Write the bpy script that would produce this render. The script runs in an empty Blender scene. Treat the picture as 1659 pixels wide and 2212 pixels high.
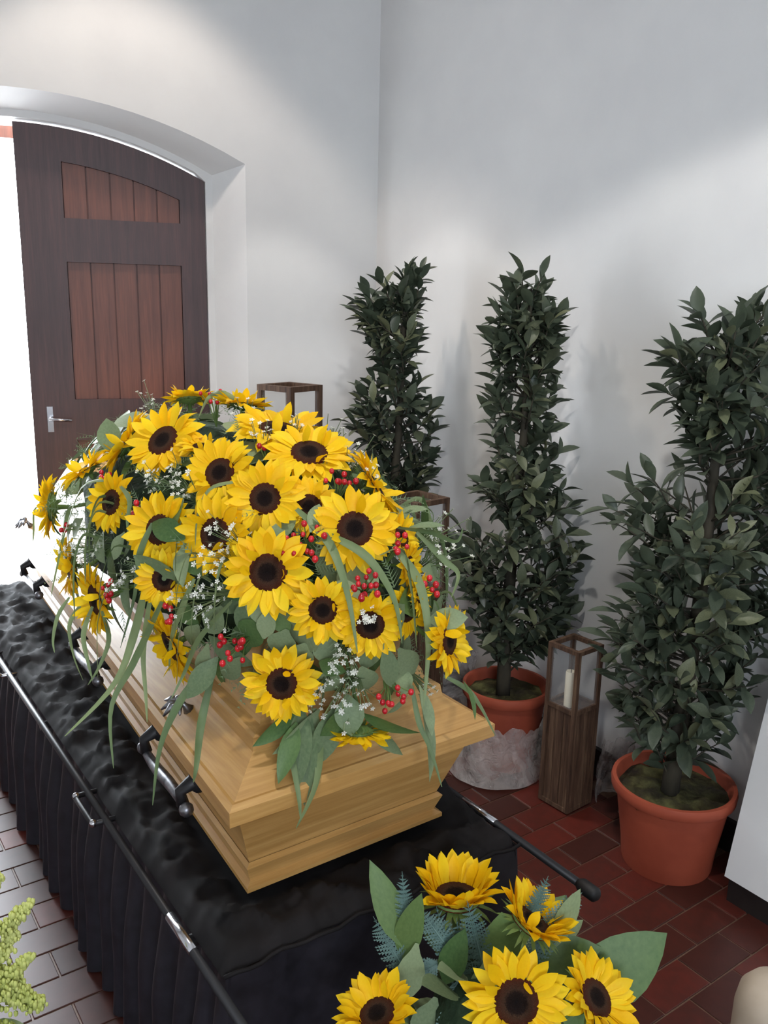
import bpy, bmesh, math, random
from mathutils import Vector, Matrix, noise, Quaternion

rnd = random.Random(7)
scene = bpy.context.scene
COL = scene.collection

# ------------------------------------------------------------------ camera
FWD = Vector((0.5640, 0.7936, -0.2284)).normalized()
RT = Vector((0.8178, -0.5751, 0.0211)); RT = (RT - FWD * RT.dot(FWD)).normalized()
UP = RT.cross(FWD)
cam_d = bpy.data.cameras.new('camera')
cam = bpy.data.objects.new('camera', cam_d)
COL.objects.link(cam)
cam_d.sensor_fit = 'VERTICAL'; cam_d.sensor_height = 36.0; cam_d.sensor_width = 27.0
cam_d.lens = 1868.0 / 2212.0 * 36.0
cam_d.clip_start = 0.05
cam.matrix_world = Matrix(((RT.x, UP.x, -FWD.x, 0), (RT.y, UP.y, -FWD.y, 0), (RT.z, UP.z, -FWD.z, 1.61), (0, 0, 0, 1)))
scene.camera = cam

# ------------------------------------------------------------------ world, lights, exposure
world = bpy.data.worlds.new('world'); scene.world = world; world.use_nodes = True
bg = world.node_tree.nodes['Background']
bg.inputs[0].default_value = (0.86, 0.94, 1.0, 1); bg.inputs[1].default_value = 6.5
scene.view_settings.view_transform = 'Standard'
scene.view_settings.look = 'None'
scene.view_settings.gamma = 1.0
scene.view_settings.use_curve_mapping = False
scene.view_settings.exposure = 1.38

def aim(o, direction):
    o.rotation_euler = Vector(direction).to_track_quat('-Z', 'Y').to_euler()

def area(name, loc, direction, sx, sy, power, color):
    d = bpy.data.lights.new(name, 'AREA'); d.shape = 'RECTANGLE'; d.size = sx; d.size_y = sy
    d.energy = power; d.color = color
    o = bpy.data.objects.new(name, d); COL.objects.link(o); o.location = loc; aim(o, direction)
    return o

def spot(name, loc, direction, power, color, angle, blend, radius):
    d = bpy.data.lights.new(name, 'SPOT'); d.energy = power; d.color = color
    d.spot_size = math.radians(angle); d.spot_blend = blend; d.shadow_soft_size = radius
    o = bpy.data.objects.new(name, d); COL.objects.link(o); o.location = loc; aim(o, direction)
    return o

# daylight entering by the open door leaf, an unseen cool fill panel added behind the camera, and the ceiling lamps
DOOR_LIGHT = area('daylight_door', (0.50, 4.25, 1.30), (-0.05, -0.95, -0.18), 0.75, 2.0, 15, (0.84, 0.92, 1.0))
FILL_LIGHT = area('added_room_fill', (-0.6, -2.5, 1.9), (0.25, 1, -0.12), 2.4, 1.5, 50, (0.80, 0.89, 1.0))
spot('ceiling_lamp_corner', (1.59, 2.79, 3.0), (0, 0, -1), 11, (1.0, 0.95, 0.90), 66, 0.12, 0.04)
spot('ceiling_lamp_room', (0.67, 0.80, 3.02), (0, 0, -1), 27, (1.0, 0.96, 0.91), 127, 0.10, 0.05)
spot('ceiling_lamp_door', (1.02, 3.02, 3.55), (0, 0, -1), 23, (1.0, 0.86, 0.74), 86, 0.25, 0.07)

# ------------------------------------------------------------------ helpers
def link(o, parent=None):
    COL.objects.link(o)
    if parent is not None: o.parent = parent
    return o

def obj(name, mesh, mat=None, parent=None, loc=None):
    if mat is not None and len(mesh.materials) == 0: mesh.materials.append(mat)
    o = bpy.data.objects.new(name, mesh)
    if loc is not None: o.location = loc
    return link(o, parent)

def empty(name, loc=(0, 0, 0), label=None, cat=None, group=None, rotz=0):
    o = bpy.data.objects.new(name, None); o.empty_display_size = 0.05
    o.location = loc; o.rotation_euler = (0, 0, rotz)
    COL.objects.link(o)
    tag(o, label, cat, group)
    return o

def tag(o, label=None, cat=None, group=None, kind=None):
    if label: o['label'] = label
    if cat: o['category'] = cat
    if group: o['group'] = group
    if kind: o['kind'] = kind
    return o

class MB:
    """collects vertices and faces for ONE mesh"""
    def __init__(self): self.v = []; self.f = []; self.mi = []
    def add(self, vs, fs, m=0):
        k = len(self.v); self.v += [tuple(x) for x in vs]
        self.f += [tuple(i + k for i in f) for f in fs]; self.mi += [m] * len(fs)
        return self
    def box(self, lo, hi, mtx=None, m=0):
        x0, y0, z0 = lo; x1, y1, z1 = hi
        vs = [Vector(p) for p in ((x0, y0, z0), (x1, y0, z0), (x1, y1, z0), (x0, y1, z0), (x0, y0, z1), (x1, y0, z1), (x1, y1, z1), (x0, y1, z1))]
        if mtx is not None: vs = [mtx @ p for p in vs]
        return self.add(vs, [(0, 3, 2, 1), (4, 5, 6, 7), (0, 1, 5, 4), (1, 2, 6, 5), (2, 3, 7, 6), (3, 0, 4, 7)], m)
    def tube(self, pts, rad, n=8, m=0, caps=True):
        pts = [Vector(p) for p in pts]; r = rad if isinstance(rad, (list, tuple)) else [rad] * len(pts)
        t0 = (pts[1] - pts[0]).normalized()
        a = t0.orthogonal().normalized(); vs = []
        for i, p in enumerate(pts):
            t = (pts[min(i + 1, len(pts) - 1)] - pts[max(i - 1, 0)]).normalized()
            a = (a - t * a.dot(t)).normalized(); b = t.cross(a)
            for k in range(n):
                g = 2 * math.pi * k / n; vs.append(p + (a * math.cos(g) + b * math.sin(g)) * r[i])
        fs = []
        for i in range(len(pts) - 1):
            for k in range(n):
                k2 = (k + 1) % n; fs.append((i * n + k, i * n + k2, (i + 1) * n + k2, (i + 1) * n + k))
        if caps:
            fs.append(tuple(reversed(range(n)))); e = (len(pts) - 1) * n; fs.append(tuple(range(e, e + n)))
        return self.add(vs, fs, m)
    def lathe(self, prof, n=32, m=0, c=(0, 0, 0)):
        vs = []
        for r, z in prof:
            for k in range(n):
                g = 2 * math.pi * k / n; vs.append((c[0] + r * math.cos(g), c[1] + r * math.sin(g), c[2] + z))
        fs = []
        for i in range(len(prof) - 1):
            for k in range(n):
                k2 = (k + 1) % n; fs.append((i * n + k, i * n + k2, (i + 1) * n + k2, (i + 1) * n + k))
        return self.add(vs, fs, m)
    def ball(self, c, r, n=8, rings=5, m=0, sz=1.0):
        prof = [(max(1e-4, r * math.sin(math.pi * i / rings)), -r * sz * math.cos(math.pi * i / rings)) for i in range(rings + 1)]
        return self.lathe(prof, n, m, c)
    def mesh(self, name, mats=None, smooth=False, auto=None):
        me = bpy.data.meshes.new(name); me.from_pydata(self.v, [], self.f)
        if mats:
            for x in (mats if isinstance(mats, (list, tuple)) else [mats]): me.materials.append(x)
            if max(self.mi) > 0: me.polygons.foreach_set('material_index', self.mi)
        if smooth: me.polygons.foreach_set('use_smooth', [True] * len(me.polygons))
        me.update()
        if auto is not None: me.set_sharp_from_angle(angle=math.radians(auto))
        return me
    def build(self, name, mat, parent=None, smooth=False, auto=None, loc=None):
        return obj(name, self.mesh(name, mat, smooth, auto), None, parent, loc)

def outward(me):
    bm = bmesh.new(); bm.from_mesh(me); bmesh.ops.recalc_face_normals(bm, faces=bm.faces); bm.to_mesh(me); bm.free(); me.update()

# ------------------------------------------------------------------ materials
def srgb(r, g, b):
    def f(c):
        c /= 255.0
        return c / 12.92 if c <= 0.04045 else ((c + 0.055) / 1.055) ** 2.4
    return (f(r), f(g), f(b), 1.0)

class Mat:
    def __init__(self, name):
        self.m = bpy.data.materials.new(name); self.m.use_nodes = True
        self.t = self.m.node_tree; self.n = self.t.nodes; self.b = self.n['Principled BSDF']; self.out = self.n['Material Output']
    def node(self, kind, **kw):
        x = self.n.new(kind)
        for k, v in kw.items():
            if k.startswith('i_'): x.inputs[k[2:].replace('_', ' ')].default_value = v
            else: setattr(x, k, v)
        return x
    def lk(self, a, b): self.t.links.new(a, b)
    def ramp(self, fac, stops):
        r = self.n.new('ShaderNodeValToRGB'); e = r.color_ramp.elements
        e[0].position, e[0].color = stops[0]; e[1].position, e[1].color = stops[-1]
        for p, c in stops[1:-1]:
            x = e.new(p); x.color = c
        self.lk(fac, r.inputs[0]); return r.outputs[0]
    def coords(self, scale=(1, 1, 1), which='Object'):
        tc = self.n.new('ShaderNodeTexCoord'); mp = self.n.new('ShaderNodeMapping'); mp.inputs['Scale'].default_value = scale
        self.lk(tc.outputs[which], mp.inputs[0]); return mp.outputs[0]
    def noise(self, vec, scale, detail=4, rough=0.55, dist=0.0):
        x = self.n.new('ShaderNodeTexNoise'); x.inputs['Scale'].default_value = scale; x.inputs['Detail'].default_value = detail
        x.inputs['Roughness'].default_value = rough; x.inputs['Distortion'].default_value = dist
        if vec is not None: self.lk(vec, x.inputs['Vector'])
        return x.outputs['Fac']
    def bump(self, h, strength, dist=0.01):
        x = self.n.new('ShaderNodeBump'); x.inputs['Strength'].default_value = strength; x.inputs['Distance'].default_value = dist
        self.lk(h, x.inputs['Height']); self.lk(x.outputs[0], self.b.inputs['Normal'])
    def set(self, rough=None, spec=None, metal=None, coat=None, color=None, sheen=None):
        i = self.b.inputs
        if rough is not None: i['Roughness'].default_value = rough
        if spec is not None: i['Specular IOR Level'].default_value = spec
        if metal is not None: i['Metallic'].default_value = metal
        if coat is not None: i['Coat Weight'].default_value = coat
        if sheen is not None: i['Sheen Weight'].default_value = sheen
        if color is not None: i['Base Color'].default_value = color
        return self

def noisy(name, stops, scale=8, cscale=(1, 1, 1), rough=0.6, bump=0.0, bdist=0.005, detail=4, which='Object', spec=0.5, metal=0, dist=0.0, coat=0):
    M = Mat(name); v = M.coords(cscale, which); f = M.noise(v, scale, detail, dist=dist)
    M.lk(M.ramp(f, stops), M.b.inputs['Base Color']); M.set(rough=rough, spec=spec, metal=metal, coat=coat)
    if bump: M.bump(f, bump, bdist)
    return M.m

def varied(name, c1, c2, rough=0.5, transl=0.0, spec=0.4, noise_scale=25, mid=None):
    """colour differs from piece to piece (object random) with a little mottling; optional translucency"""
    M = Mat(name)
    oi = M.n.new('ShaderNodeObjectInfo'); v = M.coords((1, 1, 1)); f = M.noise(v, noise_scale, 3)
    mx = M.n.new('ShaderNodeMath'); mx.operation = 'MULTIPLY_ADD'; mx.inputs[1].default_value = 0.45; M.lk(f, mx.inputs[0])
    mm = M.n.new('ShaderNodeMath'); mm.operation = 'MULTIPLY'; mm.inputs[1].default_value = 0.62; M.lk(oi.outputs['Random'], mm.inputs[0])
    M.lk(mm.outputs[0], mx.inputs[2])
    st = [(0.1, c1), (0.9, c2)] if mid is None else [(0.1, c1), (0.5, mid), (0.9, c2)]
    col = M.ramp(mx.outputs[0], st); M.lk(col, M.b.inputs['Base Color']); M.set(rough=rough, spec=spec)
    if transl:
        tr = M.n.new('ShaderNodeBsdfTranslucent'); M.lk(col, tr.inputs[0]); ms = M.n.new('ShaderNodeMixShader'); ms.inputs[0].default_value = transl
        M.lk(M.b.outputs[0], ms.inputs[1]); M.lk(tr.outputs[0], ms.inputs[2]); M.lk(ms.outputs[0], M.out.inputs[0])
    return M.m

def wood(name, c1, c2, c3, axis, rough=0.4, scale=1.0, coat=0.0, bump=0.08):
    s = {'x': (1.2, 22, 22), 'y': (22, 1.2, 22), 'z': (22, 22, 1.2)}[axis]
    M = Mat(name); v = M.coords(tuple(a * scale for a in s)); f = M.noise(v, 1.6, 5, 0.6, 0.6)
    v2 = M.coords(tuple(a * scale * 4 for a in s)); f2 = M.noise(v2, 2.0, 3)
    mx = M.n.new('ShaderNodeMath'); mx.operation = 'MULTIPLY_ADD'; mx.inputs[1].default_value = 0.35; M.lk(f2, mx.inputs[0])
    m2 = M.n.new('ShaderNodeMath'); m2.operation = 'MULTIPLY'; m2.inputs[1].default_value = 0.65; M.lk(f, m2.inputs[0]); M.lk(m2.outputs[0], mx.inputs[2])
    M.lk(M.ramp(mx.outputs[0], [(0.32, c1), (0.5, c2), (0.68, c3)]), M.b.inputs['Base Color']); M.set(rough=rough, coat=coat); M.bump(mx.outputs[0], bump, 0.002)
    return M.m

def plain(name, c, rough=0.5, metal=0.0, spec=0.5, coat=0.0):
    return Mat(name).set(rough=rough, metal=metal, spec=spec, coat=coat, color=c).m

M_WALL = noisy('plaster_white', [(0.3, srgb(222, 222, 222)), (0.7, srgb(230, 230, 229))], 3.0, rough=0.85, bump=0.12, bdist=0.004, detail=6, spec=0.2)
M_CEIL = noisy('ceiling_white', [(0.3, srgb(218, 216, 212)), (0.7, srgb(228, 226, 222))], 3.0, rough=0.9, spec=0.2)
M_TILE = varied('terracotta_tile', srgb(56, 28, 22), srgb(104, 40, 31), rough=0.40, spec=0.5, noise_scale=30, mid=srgb(72, 34, 27))
M_GROUT = noisy('grout', [(0.3, srgb(100, 74, 60)), (0.7, srgb(124, 98, 82))], 40, rough=0.45)
M_BASEB = noisy('dark_skirting', [(0.3, srgb(30, 26, 25)), (0.7, srgb(44, 38, 36))], 14, rough=0.5)
M_DOOR_PLANK = wood('door_plank_wood', srgb(98, 58, 48), srgb(116, 70, 56), srgb(134, 80, 62), 'z', rough=0.45)
M_DOOR_FRAME = wood('door_frame_wood', srgb(66, 46, 46), srgb(76, 54, 54), srgb(90, 62, 60), 'z', rough=0.45)
M_PAVE = noisy('outdoor_paving', [(0.3, srgb(190, 188, 184)), (0.7, srgb(214, 212, 208))], 5, rough=0.8)
M_LEAFBAY = varied('bay_leaf_green', srgb(52, 64, 53), srgb(124, 128, 96), rough=0.42, transl=0.12, spec=0.45, mid=srgb(80, 90, 73))
M_BARK = noisy('bay_bark', [(0.3, srgb(46, 42, 34)), (0.7, srgb(78, 72, 58))], 20, (1, 1, 0.3), rough=0.85, bump=0.4)
M_TERRA = noisy('terracotta_pot', [(0.3, srgb(150, 66, 44)), (0.7, srgb(176, 84, 58))], 6, rough=0.65, bump=0.1, bdist=0.002)
M_SOIL = noisy('mossy_soil', [(0.3, srgb(40, 32, 24)), (0.5, srgb(66, 62, 34)), (0.7, srgb(104, 104, 62))], 16, rough=0.95, bump=0.9, bdist=0.02)
M_COFX = wood('coffin_wood_cross', srgb(168, 124, 66), srgb(186, 142, 82), srgb(204, 162, 100), 'x', rough=0.38, coat=0.15)
M_COFY = wood('coffin_wood_long', srgb(168, 124, 66), srgb(186, 142, 82), srgb(204, 162, 100), 'y', rough=0.38, coat=0.15)
M_CLOTH = noisy('black_velvet', [(0.3, srgb(18, 17, 23)), (0.7, srgb(34, 32, 40))], 30, rough=0.48, spec=0.5)
M_SATIN = noisy('black_satin', [(0.3, srgb(14, 12, 13)), (0.7, srgb(26, 22, 23))], 9, rough=0.8, spec=0.28)
M_CHROME = plain('chrome', srgb(200, 200, 205), 0.18, 1.0)
M_STEEL = plain('dark_steel', srgb(36, 35, 37), 0.45, 0.3)
M_RUBBER = plain('black_rubber', srgb(18, 17, 18), 0.6)
M_PEWTER = noisy('antique_silver', [(0.3, srgb(72, 72, 78)), (0.7, srgb(168, 168, 172))], 40, rough=0.35, metal=0.9)
M_LANT = wood('lantern_wood', srgb(52, 34, 24), srgb(84, 60, 44), srgb(120, 96, 74), 'z', rough=0.7, scale=1.6, bump=0.3)
M_CANDLE = noisy('candle_wax', [(0.3, srgb(226, 216, 190)), (0.7, srgb(236, 228, 206))], 10, rough=0.5)
M_WICK = plain('wick', srgb(30, 26, 24), 0.9)
M_PETAL = varied('sunflower_petal', srgb(246, 190, 8), srgb(255, 222, 40), rough=0.5, transl=0.28, spec=0.25, noise_scale=14, mid=srgb(252, 206, 20))
M_CALYX = varied('sunflower_green', srgb(82, 112, 56), srgb(128, 152, 84), rough=0.6, transl=0.15)
M_GREEN1 = varied('leaf_grey_green', srgb(92, 114, 80), srgb(156, 172, 132), rough=0.5, transl=0.18, spec=0.3, noise_scale=18)
M_GREEN2 = varied('leaf_deep_green', srgb(54, 88, 48), srgb(118, 144, 86), rough=0.45, transl=0.18, spec=0.35, noise_scale=18)
M_GRASS = varied('grass_blade_green', srgb(88, 112, 74), srgb(144, 160, 112), rough=0.5, transl=0.25)
M_FERN = varied('fern_green', srgb(84, 112, 80), srgb(140, 160, 122), rough=0.6, transl=0.2)
M_BLUEFERN = varied('blue_green_fern', srgb(84, 116, 112), srgb(130, 158, 150), rough=0.6, transl=0.15)
M_BERRY = varied('red_berry', srgb(150, 14, 26), srgb(214, 40, 50), rough=0.2, spec=0.6)
M_WHITE = varied('white_blossom', srgb(226, 228, 214), srgb(248, 248, 240), rough=0.6, transl=0.2)
M_FOAM = noisy('floral_foam', [(0.3, srgb(26, 44, 28)), (0.7, srgb(44, 66, 40))], 20, rough=0.95, bump=0.8, bdist=0.02)
M_GOLD = varied('goldenrod_bloom', srgb(196, 208, 104), srgb(232, 234, 156), rough=0.7, transl=0.3)
M_VASE = noisy('dark_vase', [(0.3, srgb(30, 30, 32)), (0.7, srgb(44, 44, 46))], 8, rough=0.4)
M_STONE = noisy('pale_stone', [(0.3, srgb(176, 160, 140)), (0.7, srgb(200, 186, 168))], 8, rough=0.8, bump=0.1)

# sunflower disc: dark centre, brown ring, dark red rim (the flower's own colours)
def disc_mat():
    M = Mat('sunflower_disc'); tc = M.n.new('ShaderNodeTexCoord'); sp = M.n.new('ShaderNodeSeparateXYZ'); cb = M.n.new('ShaderNodeCombineXYZ')
    M.lk(tc.outputs['Object'], sp.inputs[0]); M.lk(sp.outputs[0], cb.inputs[0]); M.lk(sp.outputs[1], cb.inputs[1])
    ln = M.n.new('ShaderNodeVectorMath'); ln.operation = 'LENGTH'; M.lk(cb.outputs[0], ln.inputs[0])
    f = M.noise(tc.outputs['Object'], 30, 3); ad = M.n.new('ShaderNodeMath'); ad.operation = 'MULTIPLY_ADD'; ad.inputs[1].default_value = 0.12
    M.lk(f, ad.inputs[0]); M.lk(ln.outputs['Value'], ad.inputs[2])
    M.lk(M.ramp(ad.outputs[0], [(0.06, srgb(30, 22, 24)), (0.24, srgb(46, 32, 30)), (0.29, srgb(92, 66, 52)), (0.42, srgb(98, 54, 38)), (0.52, srgb(128, 46, 26))]), M.b.inputs['Base Color'])
    M.set(rough=0.85, spec=0.15); f2 = M.noise(tc.outputs['Object'], 60, 2); M.bump(f2, 0.9, 0.02)
    return M.m
M_DISC = disc_mat()

def film_mat():
    M = Mat('clear_plastic_film'); v = M.coords((1, 1, 1)); f = M.noise(v, 11, 3, 0.5, 1.5); f3_ = M.noise(v, 24, 4, 0.6, 2.0); M.bump(f3_, 0.85, 0.012)
    M.set(rough=0.14, spec=0.7, color=srgb(214, 208, 204))
    tr = M.n.new('ShaderNodeBsdfTransparent'); tr.inputs[0].default_value = (0.96, 0.95, 0.95, 1)
    ms = M.n.new('ShaderNodeMixShader'); mr = M.n.new('ShaderNodeMapRange'); mr.inputs[1].default_value = 0.3; mr.inputs[2].default_value = 0.7
    mr.inputs[3].default_value = 0.28; mr.inputs[4].default_value = 0.50; M.lk(f, mr.inputs[0]); M.lk(mr.outputs[0], ms.inputs[0])
    M.lk(tr.outputs[0], ms.inputs[1]); M.lk(M.b.outputs[0], ms.inputs[2]); M.lk(ms.outputs[0], M.out.inputs[0])
    return M.m
M_FILM = film_mat()

def glass_mat():
    M = Mat('lantern_glass'); M.set(rough=0.03, spec=0.6, color=srgb(230, 236, 238))
    tr = M.n.new('ShaderNodeBsdfTransparent'); ms = M.n.new('ShaderNodeMixShader'); ms.inputs[0].default_value = 0.07
    M.lk(tr.outputs[0], ms.inputs[1]); M.lk(M.b.outputs[0], ms.inputs[2]); M.lk(ms.outputs[0], M.out.inputs[0])
    return M.m
M_GLASS = glass_mat()

# ------------------------------------------------------------------ the room
WX = 2.27; CEIL = 3.7
K = Vector((WX, 3.295, 0)); ANG = math.radians(18)
WU = Vector((-math.cos(ANG), math.sin(ANG), 0)); WN = Vector((math.sin(ANG), math.cos(ANG), 0))
def W(u, w, z): return K + WU * u + WN * w + Vector((0, 0, z))

m = MB().box((-2.6, -2.9, -0.2), (WX + 0.3, 5.4, 0.0))
floor = tag(m.build('floor', M_GROUT), kind='structure')
m = MB().box((-2.6, -2.9, CEIL), (WX + 0.3, 5.4, CEIL + 0.2)); tag(m.build('ceiling', M_CEIL), kind='structure')
m = MB().box((WX, -2.9, 0), (WX + 0.3, 3.6, CEIL)); tag(m.build('wall_right', M_WALL), kind='structure')
m = MB().box((-2.6, -2.9, 0), (WX + 0.3, -2.6, CEIL)); tag(m.build('wall_front', M_WALL), kind='structure')
m = MB().box((-2.5, -2.9, 0), (-2.2, 5.4, CEIL))
tag(m.build('wall_left', M_WALL), kind='structure')

# back wall with the arched doorway: splayed opening, measured along the wall (u), apex at UC
UC, UO, ZO, RO = 1.485, 0.576, 2.184, 0.22    # centre, outer jamb, outer springing, rise
UI, ZI, RI = 0.70, 2.15, 0.20                 # inner jamb, springing, rise
WD = 0.13                                     # depth of the splay
def arch(uj, zs, rise, n=20):
    h = UC - uj; R = (h * h + rise * rise) / (2 * rise); zc = zs + rise - R; a0 = math.asin(h / R)
    return [(UC - R * math.sin(a), zc + R * math.cos(a)) for a in [a0 - 2 * a0 * i / n for i in range(n + 1)]]
def arch_z(u, uj, zs, rise):
    h = UC - uj; R = (h * h + rise * rise) / (2 * rise); zc = zs + rise - R
    return zc + math.sqrt(max(0, R * R - (u - UC) ** 2))
AO = arch(UO, ZO, RO); AI = arch(UI, ZI, RI)
m = MB(); UEND = 4.75
def q(m, *pts): m.add(pts, [tuple(range(len(pts)))])
q(m, W(-0.05, 0, 0), W(UO, 0, 0), W(UO, 0, CEIL), W(-0.05, 0, CEIL))
q(m, W(2 * UC - UO, 0, 0), W(UEND, 0, 0), W(UEND, 0, CEIL), W(2 * UC - UO, 0, CEIL))
for a, b in zip(AO, AO[1:]): q(m, W(a[0], 0, a[1]), W(b[0], 0, b[1]), W(b[0], 0, CEIL), W(a[0], 0, CEIL))
po = [(UO, 0)] + AO + [(2 * UC - UO, 0)]; pi_ = [(UI, 0)] + AI + [(2 * UC - UI, 0)]
for a, b, c, d in zip(po, po[1:], pi_[1:], pi_): q(m, W(a[0], 0, a[1]), W(d[0], WD, d[1]), W(c[0], WD, c[1]), W(b[0], 0, b[1]))
FW = 0.028
pf = [(UI + FW, 0)] + [(u + (FW if i == 0 else (-FW if i == len(AI) - 1 else 0)), z - FW) for i, (u, z) in enumerate(AI)] + [(2 * UC - UI - FW, 0)]
for a, b, c, d in zip(pi_, pi_[1:], pf[1:], pf): q(m, W(a[0], WD, a[1]), W(d[0], WD + .004, d[1]), W(c[0], WD + .004, c[1]), W(b[0], WD, b[1]))
for a, b in zip(pf, pf[1:]): q(m, W(a[0], WD + .004, a[1]), W(a[0], 0.34, a[1]), W(b[0], 0.34, b[1]), W(b[0], WD + .004, b[1]))
q(m, W(-0.05, 0.34, 0), W(UI + FW, 0.34, 0), W(UI + FW, 0.34, CEIL), W(-0.05, 0.34, CEIL))
q(m, W(2 * UC - UI - FW, 0.34, 0), W(UEND, 0.34, 0), W(UEND, 0.34, CEIL), W(2 * UC - UI - FW, 0.34, CEIL))
for a, b in zip(pf[1:-1], pf[2:-1]): q(m, W(a[0], 0.34, a[1]), W(b[0], 0.34, b[1]), W(b[0], 0.34, CEIL), W(a[0], 0.34, CEIL))
tag(m.build('wall_back', M_WALL), kind='structure')

# door leaves: boards, stiles, rails with the arched head
def leaf(name, place, u0, u1, hinge_first, zfun):
    """u0 hinge side, u1 meeting side (|u1-u0| wide); place(u, w, z) -> world"""
    d = empty(name); tag(d, kind='structure')
    sgn = 1 if u1 > u0 else -1
    def slab(nm, ua, ub, z0, ztop, w0, w1, mat, n=8, par=d):
        mm = MB(); us = [ua + (ub - ua) * i / n for i in range(n + 1)]
        zt = [ztop(u) if callable(ztop) else ztop for u in us]; zb = [z0(u) if callable(z0) else z0 for u in us]
        for w, flip in ((w0, False), (w1, True)):
            for i in range(n):
                f = [place(us[i], w, zb[i]), place(us[i + 1], w, zb[i + 1]), place(us[i + 1], w, zt[i + 1]), place(us[i], w, zt[i])]
                q(mm, *f)
        for i in range(n):
            q(mm, place(us[i], w0, zt[i]), place(us[i + 1], w0, zt[i + 1]), place(us[i + 1], w1, zt[i + 1]), place(us[i], w1, zt[i]))
            q(mm, place(us[i], w0, zb[i]), place(us[i + 1], w0, zb[i + 1]), place(us[i + 1], w1, zb[i + 1]), place(us[i], w1, zb[i]))
        for i in (0, n):
            q(mm, place(us[i], w0, zb[i]), place(us[i], w1, zb[i]), place(us[i], w1, zt[i]), place(us[i], w0, zt[i]))
        me = mm.mesh(nm, mat); outward(me)
        return obj(nm, me, None, par)
    top = lambda u: zfun(u) - 0.012
    si, so = u0 + sgn * 0.105, u1 - sgn * 0.175
    slab('stile', u0, si, 0.01, top, 0.0, 0.05, M_DOOR_FRAME, 4)
    slab('stile', so, u1, 0.01, top, 0.0, 0.05, M_DOOR_FRAME, 4)
    slab('top_rail', si, so, lambda u: top(u) - 0.13, top, 0.0, 0.05, M_DOOR_FRAME)
    slab('middle_rail', si, so, 1.775, 1.95, 0.0, 0.05, M_DOOR_FRAME, 1)
    slab('lock_rail', si, so, 1.02, 1.20, 0.0, 0.05, M_DOOR_FRAME, 1)
    slab('bottom_rail', si, so, 0.01, 0.22, 0.0, 0.05, M_DOOR_FRAME, 1)
    slab('backing_panel', si, so, 0.2, lambda u: top(u) - 0.10, 0.036, 0.046, M_DOOR_PLANK)
    nb = 5; wb = (so - si) / nb
    for za, zb in ((0.22, 1.02), (1.20, 1.775), (1.95, None)):
        for k in range(nb):
            a = si + wb * k + sgn * 0.003; b = si + wb * (k + 1) - sgn * 0.003
            slab('board', a, b, za, (lambda u: top(u) - 0.13) if zb is None else zb, 0.016 + 0.003 * (k % 2), 0.04, M_DOOR_PLANK, 2)
    mm = MB(); uh = u1 - sgn * 0.07
    mm.box((0, 0, 0), (0, 0, 0)) if False else None
    c = place(uh, -0.006, 1.12); p1 = place(uh, -0.05, 1.12); p2 = place(uh - sgn * 0.09, -0.05, 1.115)
    mm.tube([c, p1, p2], 0.007, 8)
    h = mm.build('handle', M_CHROME, d, True); tag(h, 'pale metal lever handle')
    pl = MB(); vs = [place(uh - 0.012, -0.006, 1.06), place(uh + 0.012, -0.006, 1.06), place(uh + 0.012, -0.006, 1.17), place(uh - 0.012, -0.006, 1.17)]
    vs += [place(uh - 0.012, 0.0, 1.06), place(uh + 0.012, 0.0, 1.06), place(uh + 0.012, 0.0, 1.17), place(uh - 0.012, 0.0, 1.17)]
    pl.add(vs, [(0, 1, 2, 3), (0, 1, 5, 4), (1, 2, 6, 5), (2, 3, 7, 6), (3, 0, 4, 7)]); obj('handle_plate', pl.mesh('handle_plate', M_CHROME), None, h)
    return d
zf = lambda u: arch_z(u, UI, ZI, RI) - FW
door1 = leaf('door_1', lambda u, w, z: W(u, WD + 0.03 + w, z), UI + FW + .003, UC - 0.004, True, zf)
HU = 2 * UC - UI - FW - .003; oa = math.radians(97)
def open_place(u, w, z):     # the other leaf, swung outwards about its hinge
    du = HU - u; p = Vector((HU - du * math.cos(oa) + w * math.sin(oa), WD + 0.06 + du * math.sin(oa) + w * math.cos(oa)))
    return W(p.x, p.y, z)
door2 = leaf('door_2', open_place, HU, UC + 0.004, True, zf)

# timber eave beam outside, over the doorway
m = MB(); vs = []
for z0_, z1_ in ((2.30, 2.41),):
    for z in (z0_, z1_): vs += [W(0.9, 0.5, z), W(2.6, 0.5, z), W(2.6, 0.62, z), W(0.9, 0.62, z)]
m.add(vs, [(0, 1, 2, 3), (4, 5, 6, 7), (0, 1, 5, 4), (1, 2, 6, 5), (2, 3, 7, 6), (3, 0, 4, 7)]); tag(m.build('eave_beam', M_DOOR_PLANK), kind='structure')
# ground outside
m = MB(); q(m, W(-3, 0.34, -0.02), W(-3, 9, -0.02), W(9, 9, -0.02), W(9, 0.34, -0.02)); tag(m.build('paving_outside', M_PAVE), kind='structure')
# threshold
m = MB(); vs = []
for z in (0.0, 0.012):
    vs += [W(UI + FW, -0.02, z), W(2 * UC - UI - FW, -0.02, z), W(2 * UC - UI - FW, 0.36, z), W(UI + FW, 0.36, z)]
m.add(vs, [(4, 5, 6, 7), (0, 1, 5, 4), (1, 2, 6, 5), (2, 3, 7, 6), (3, 0, 4, 7)]); tag(m.build('trim_1', M_BASEB), kind='structure')

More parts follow.
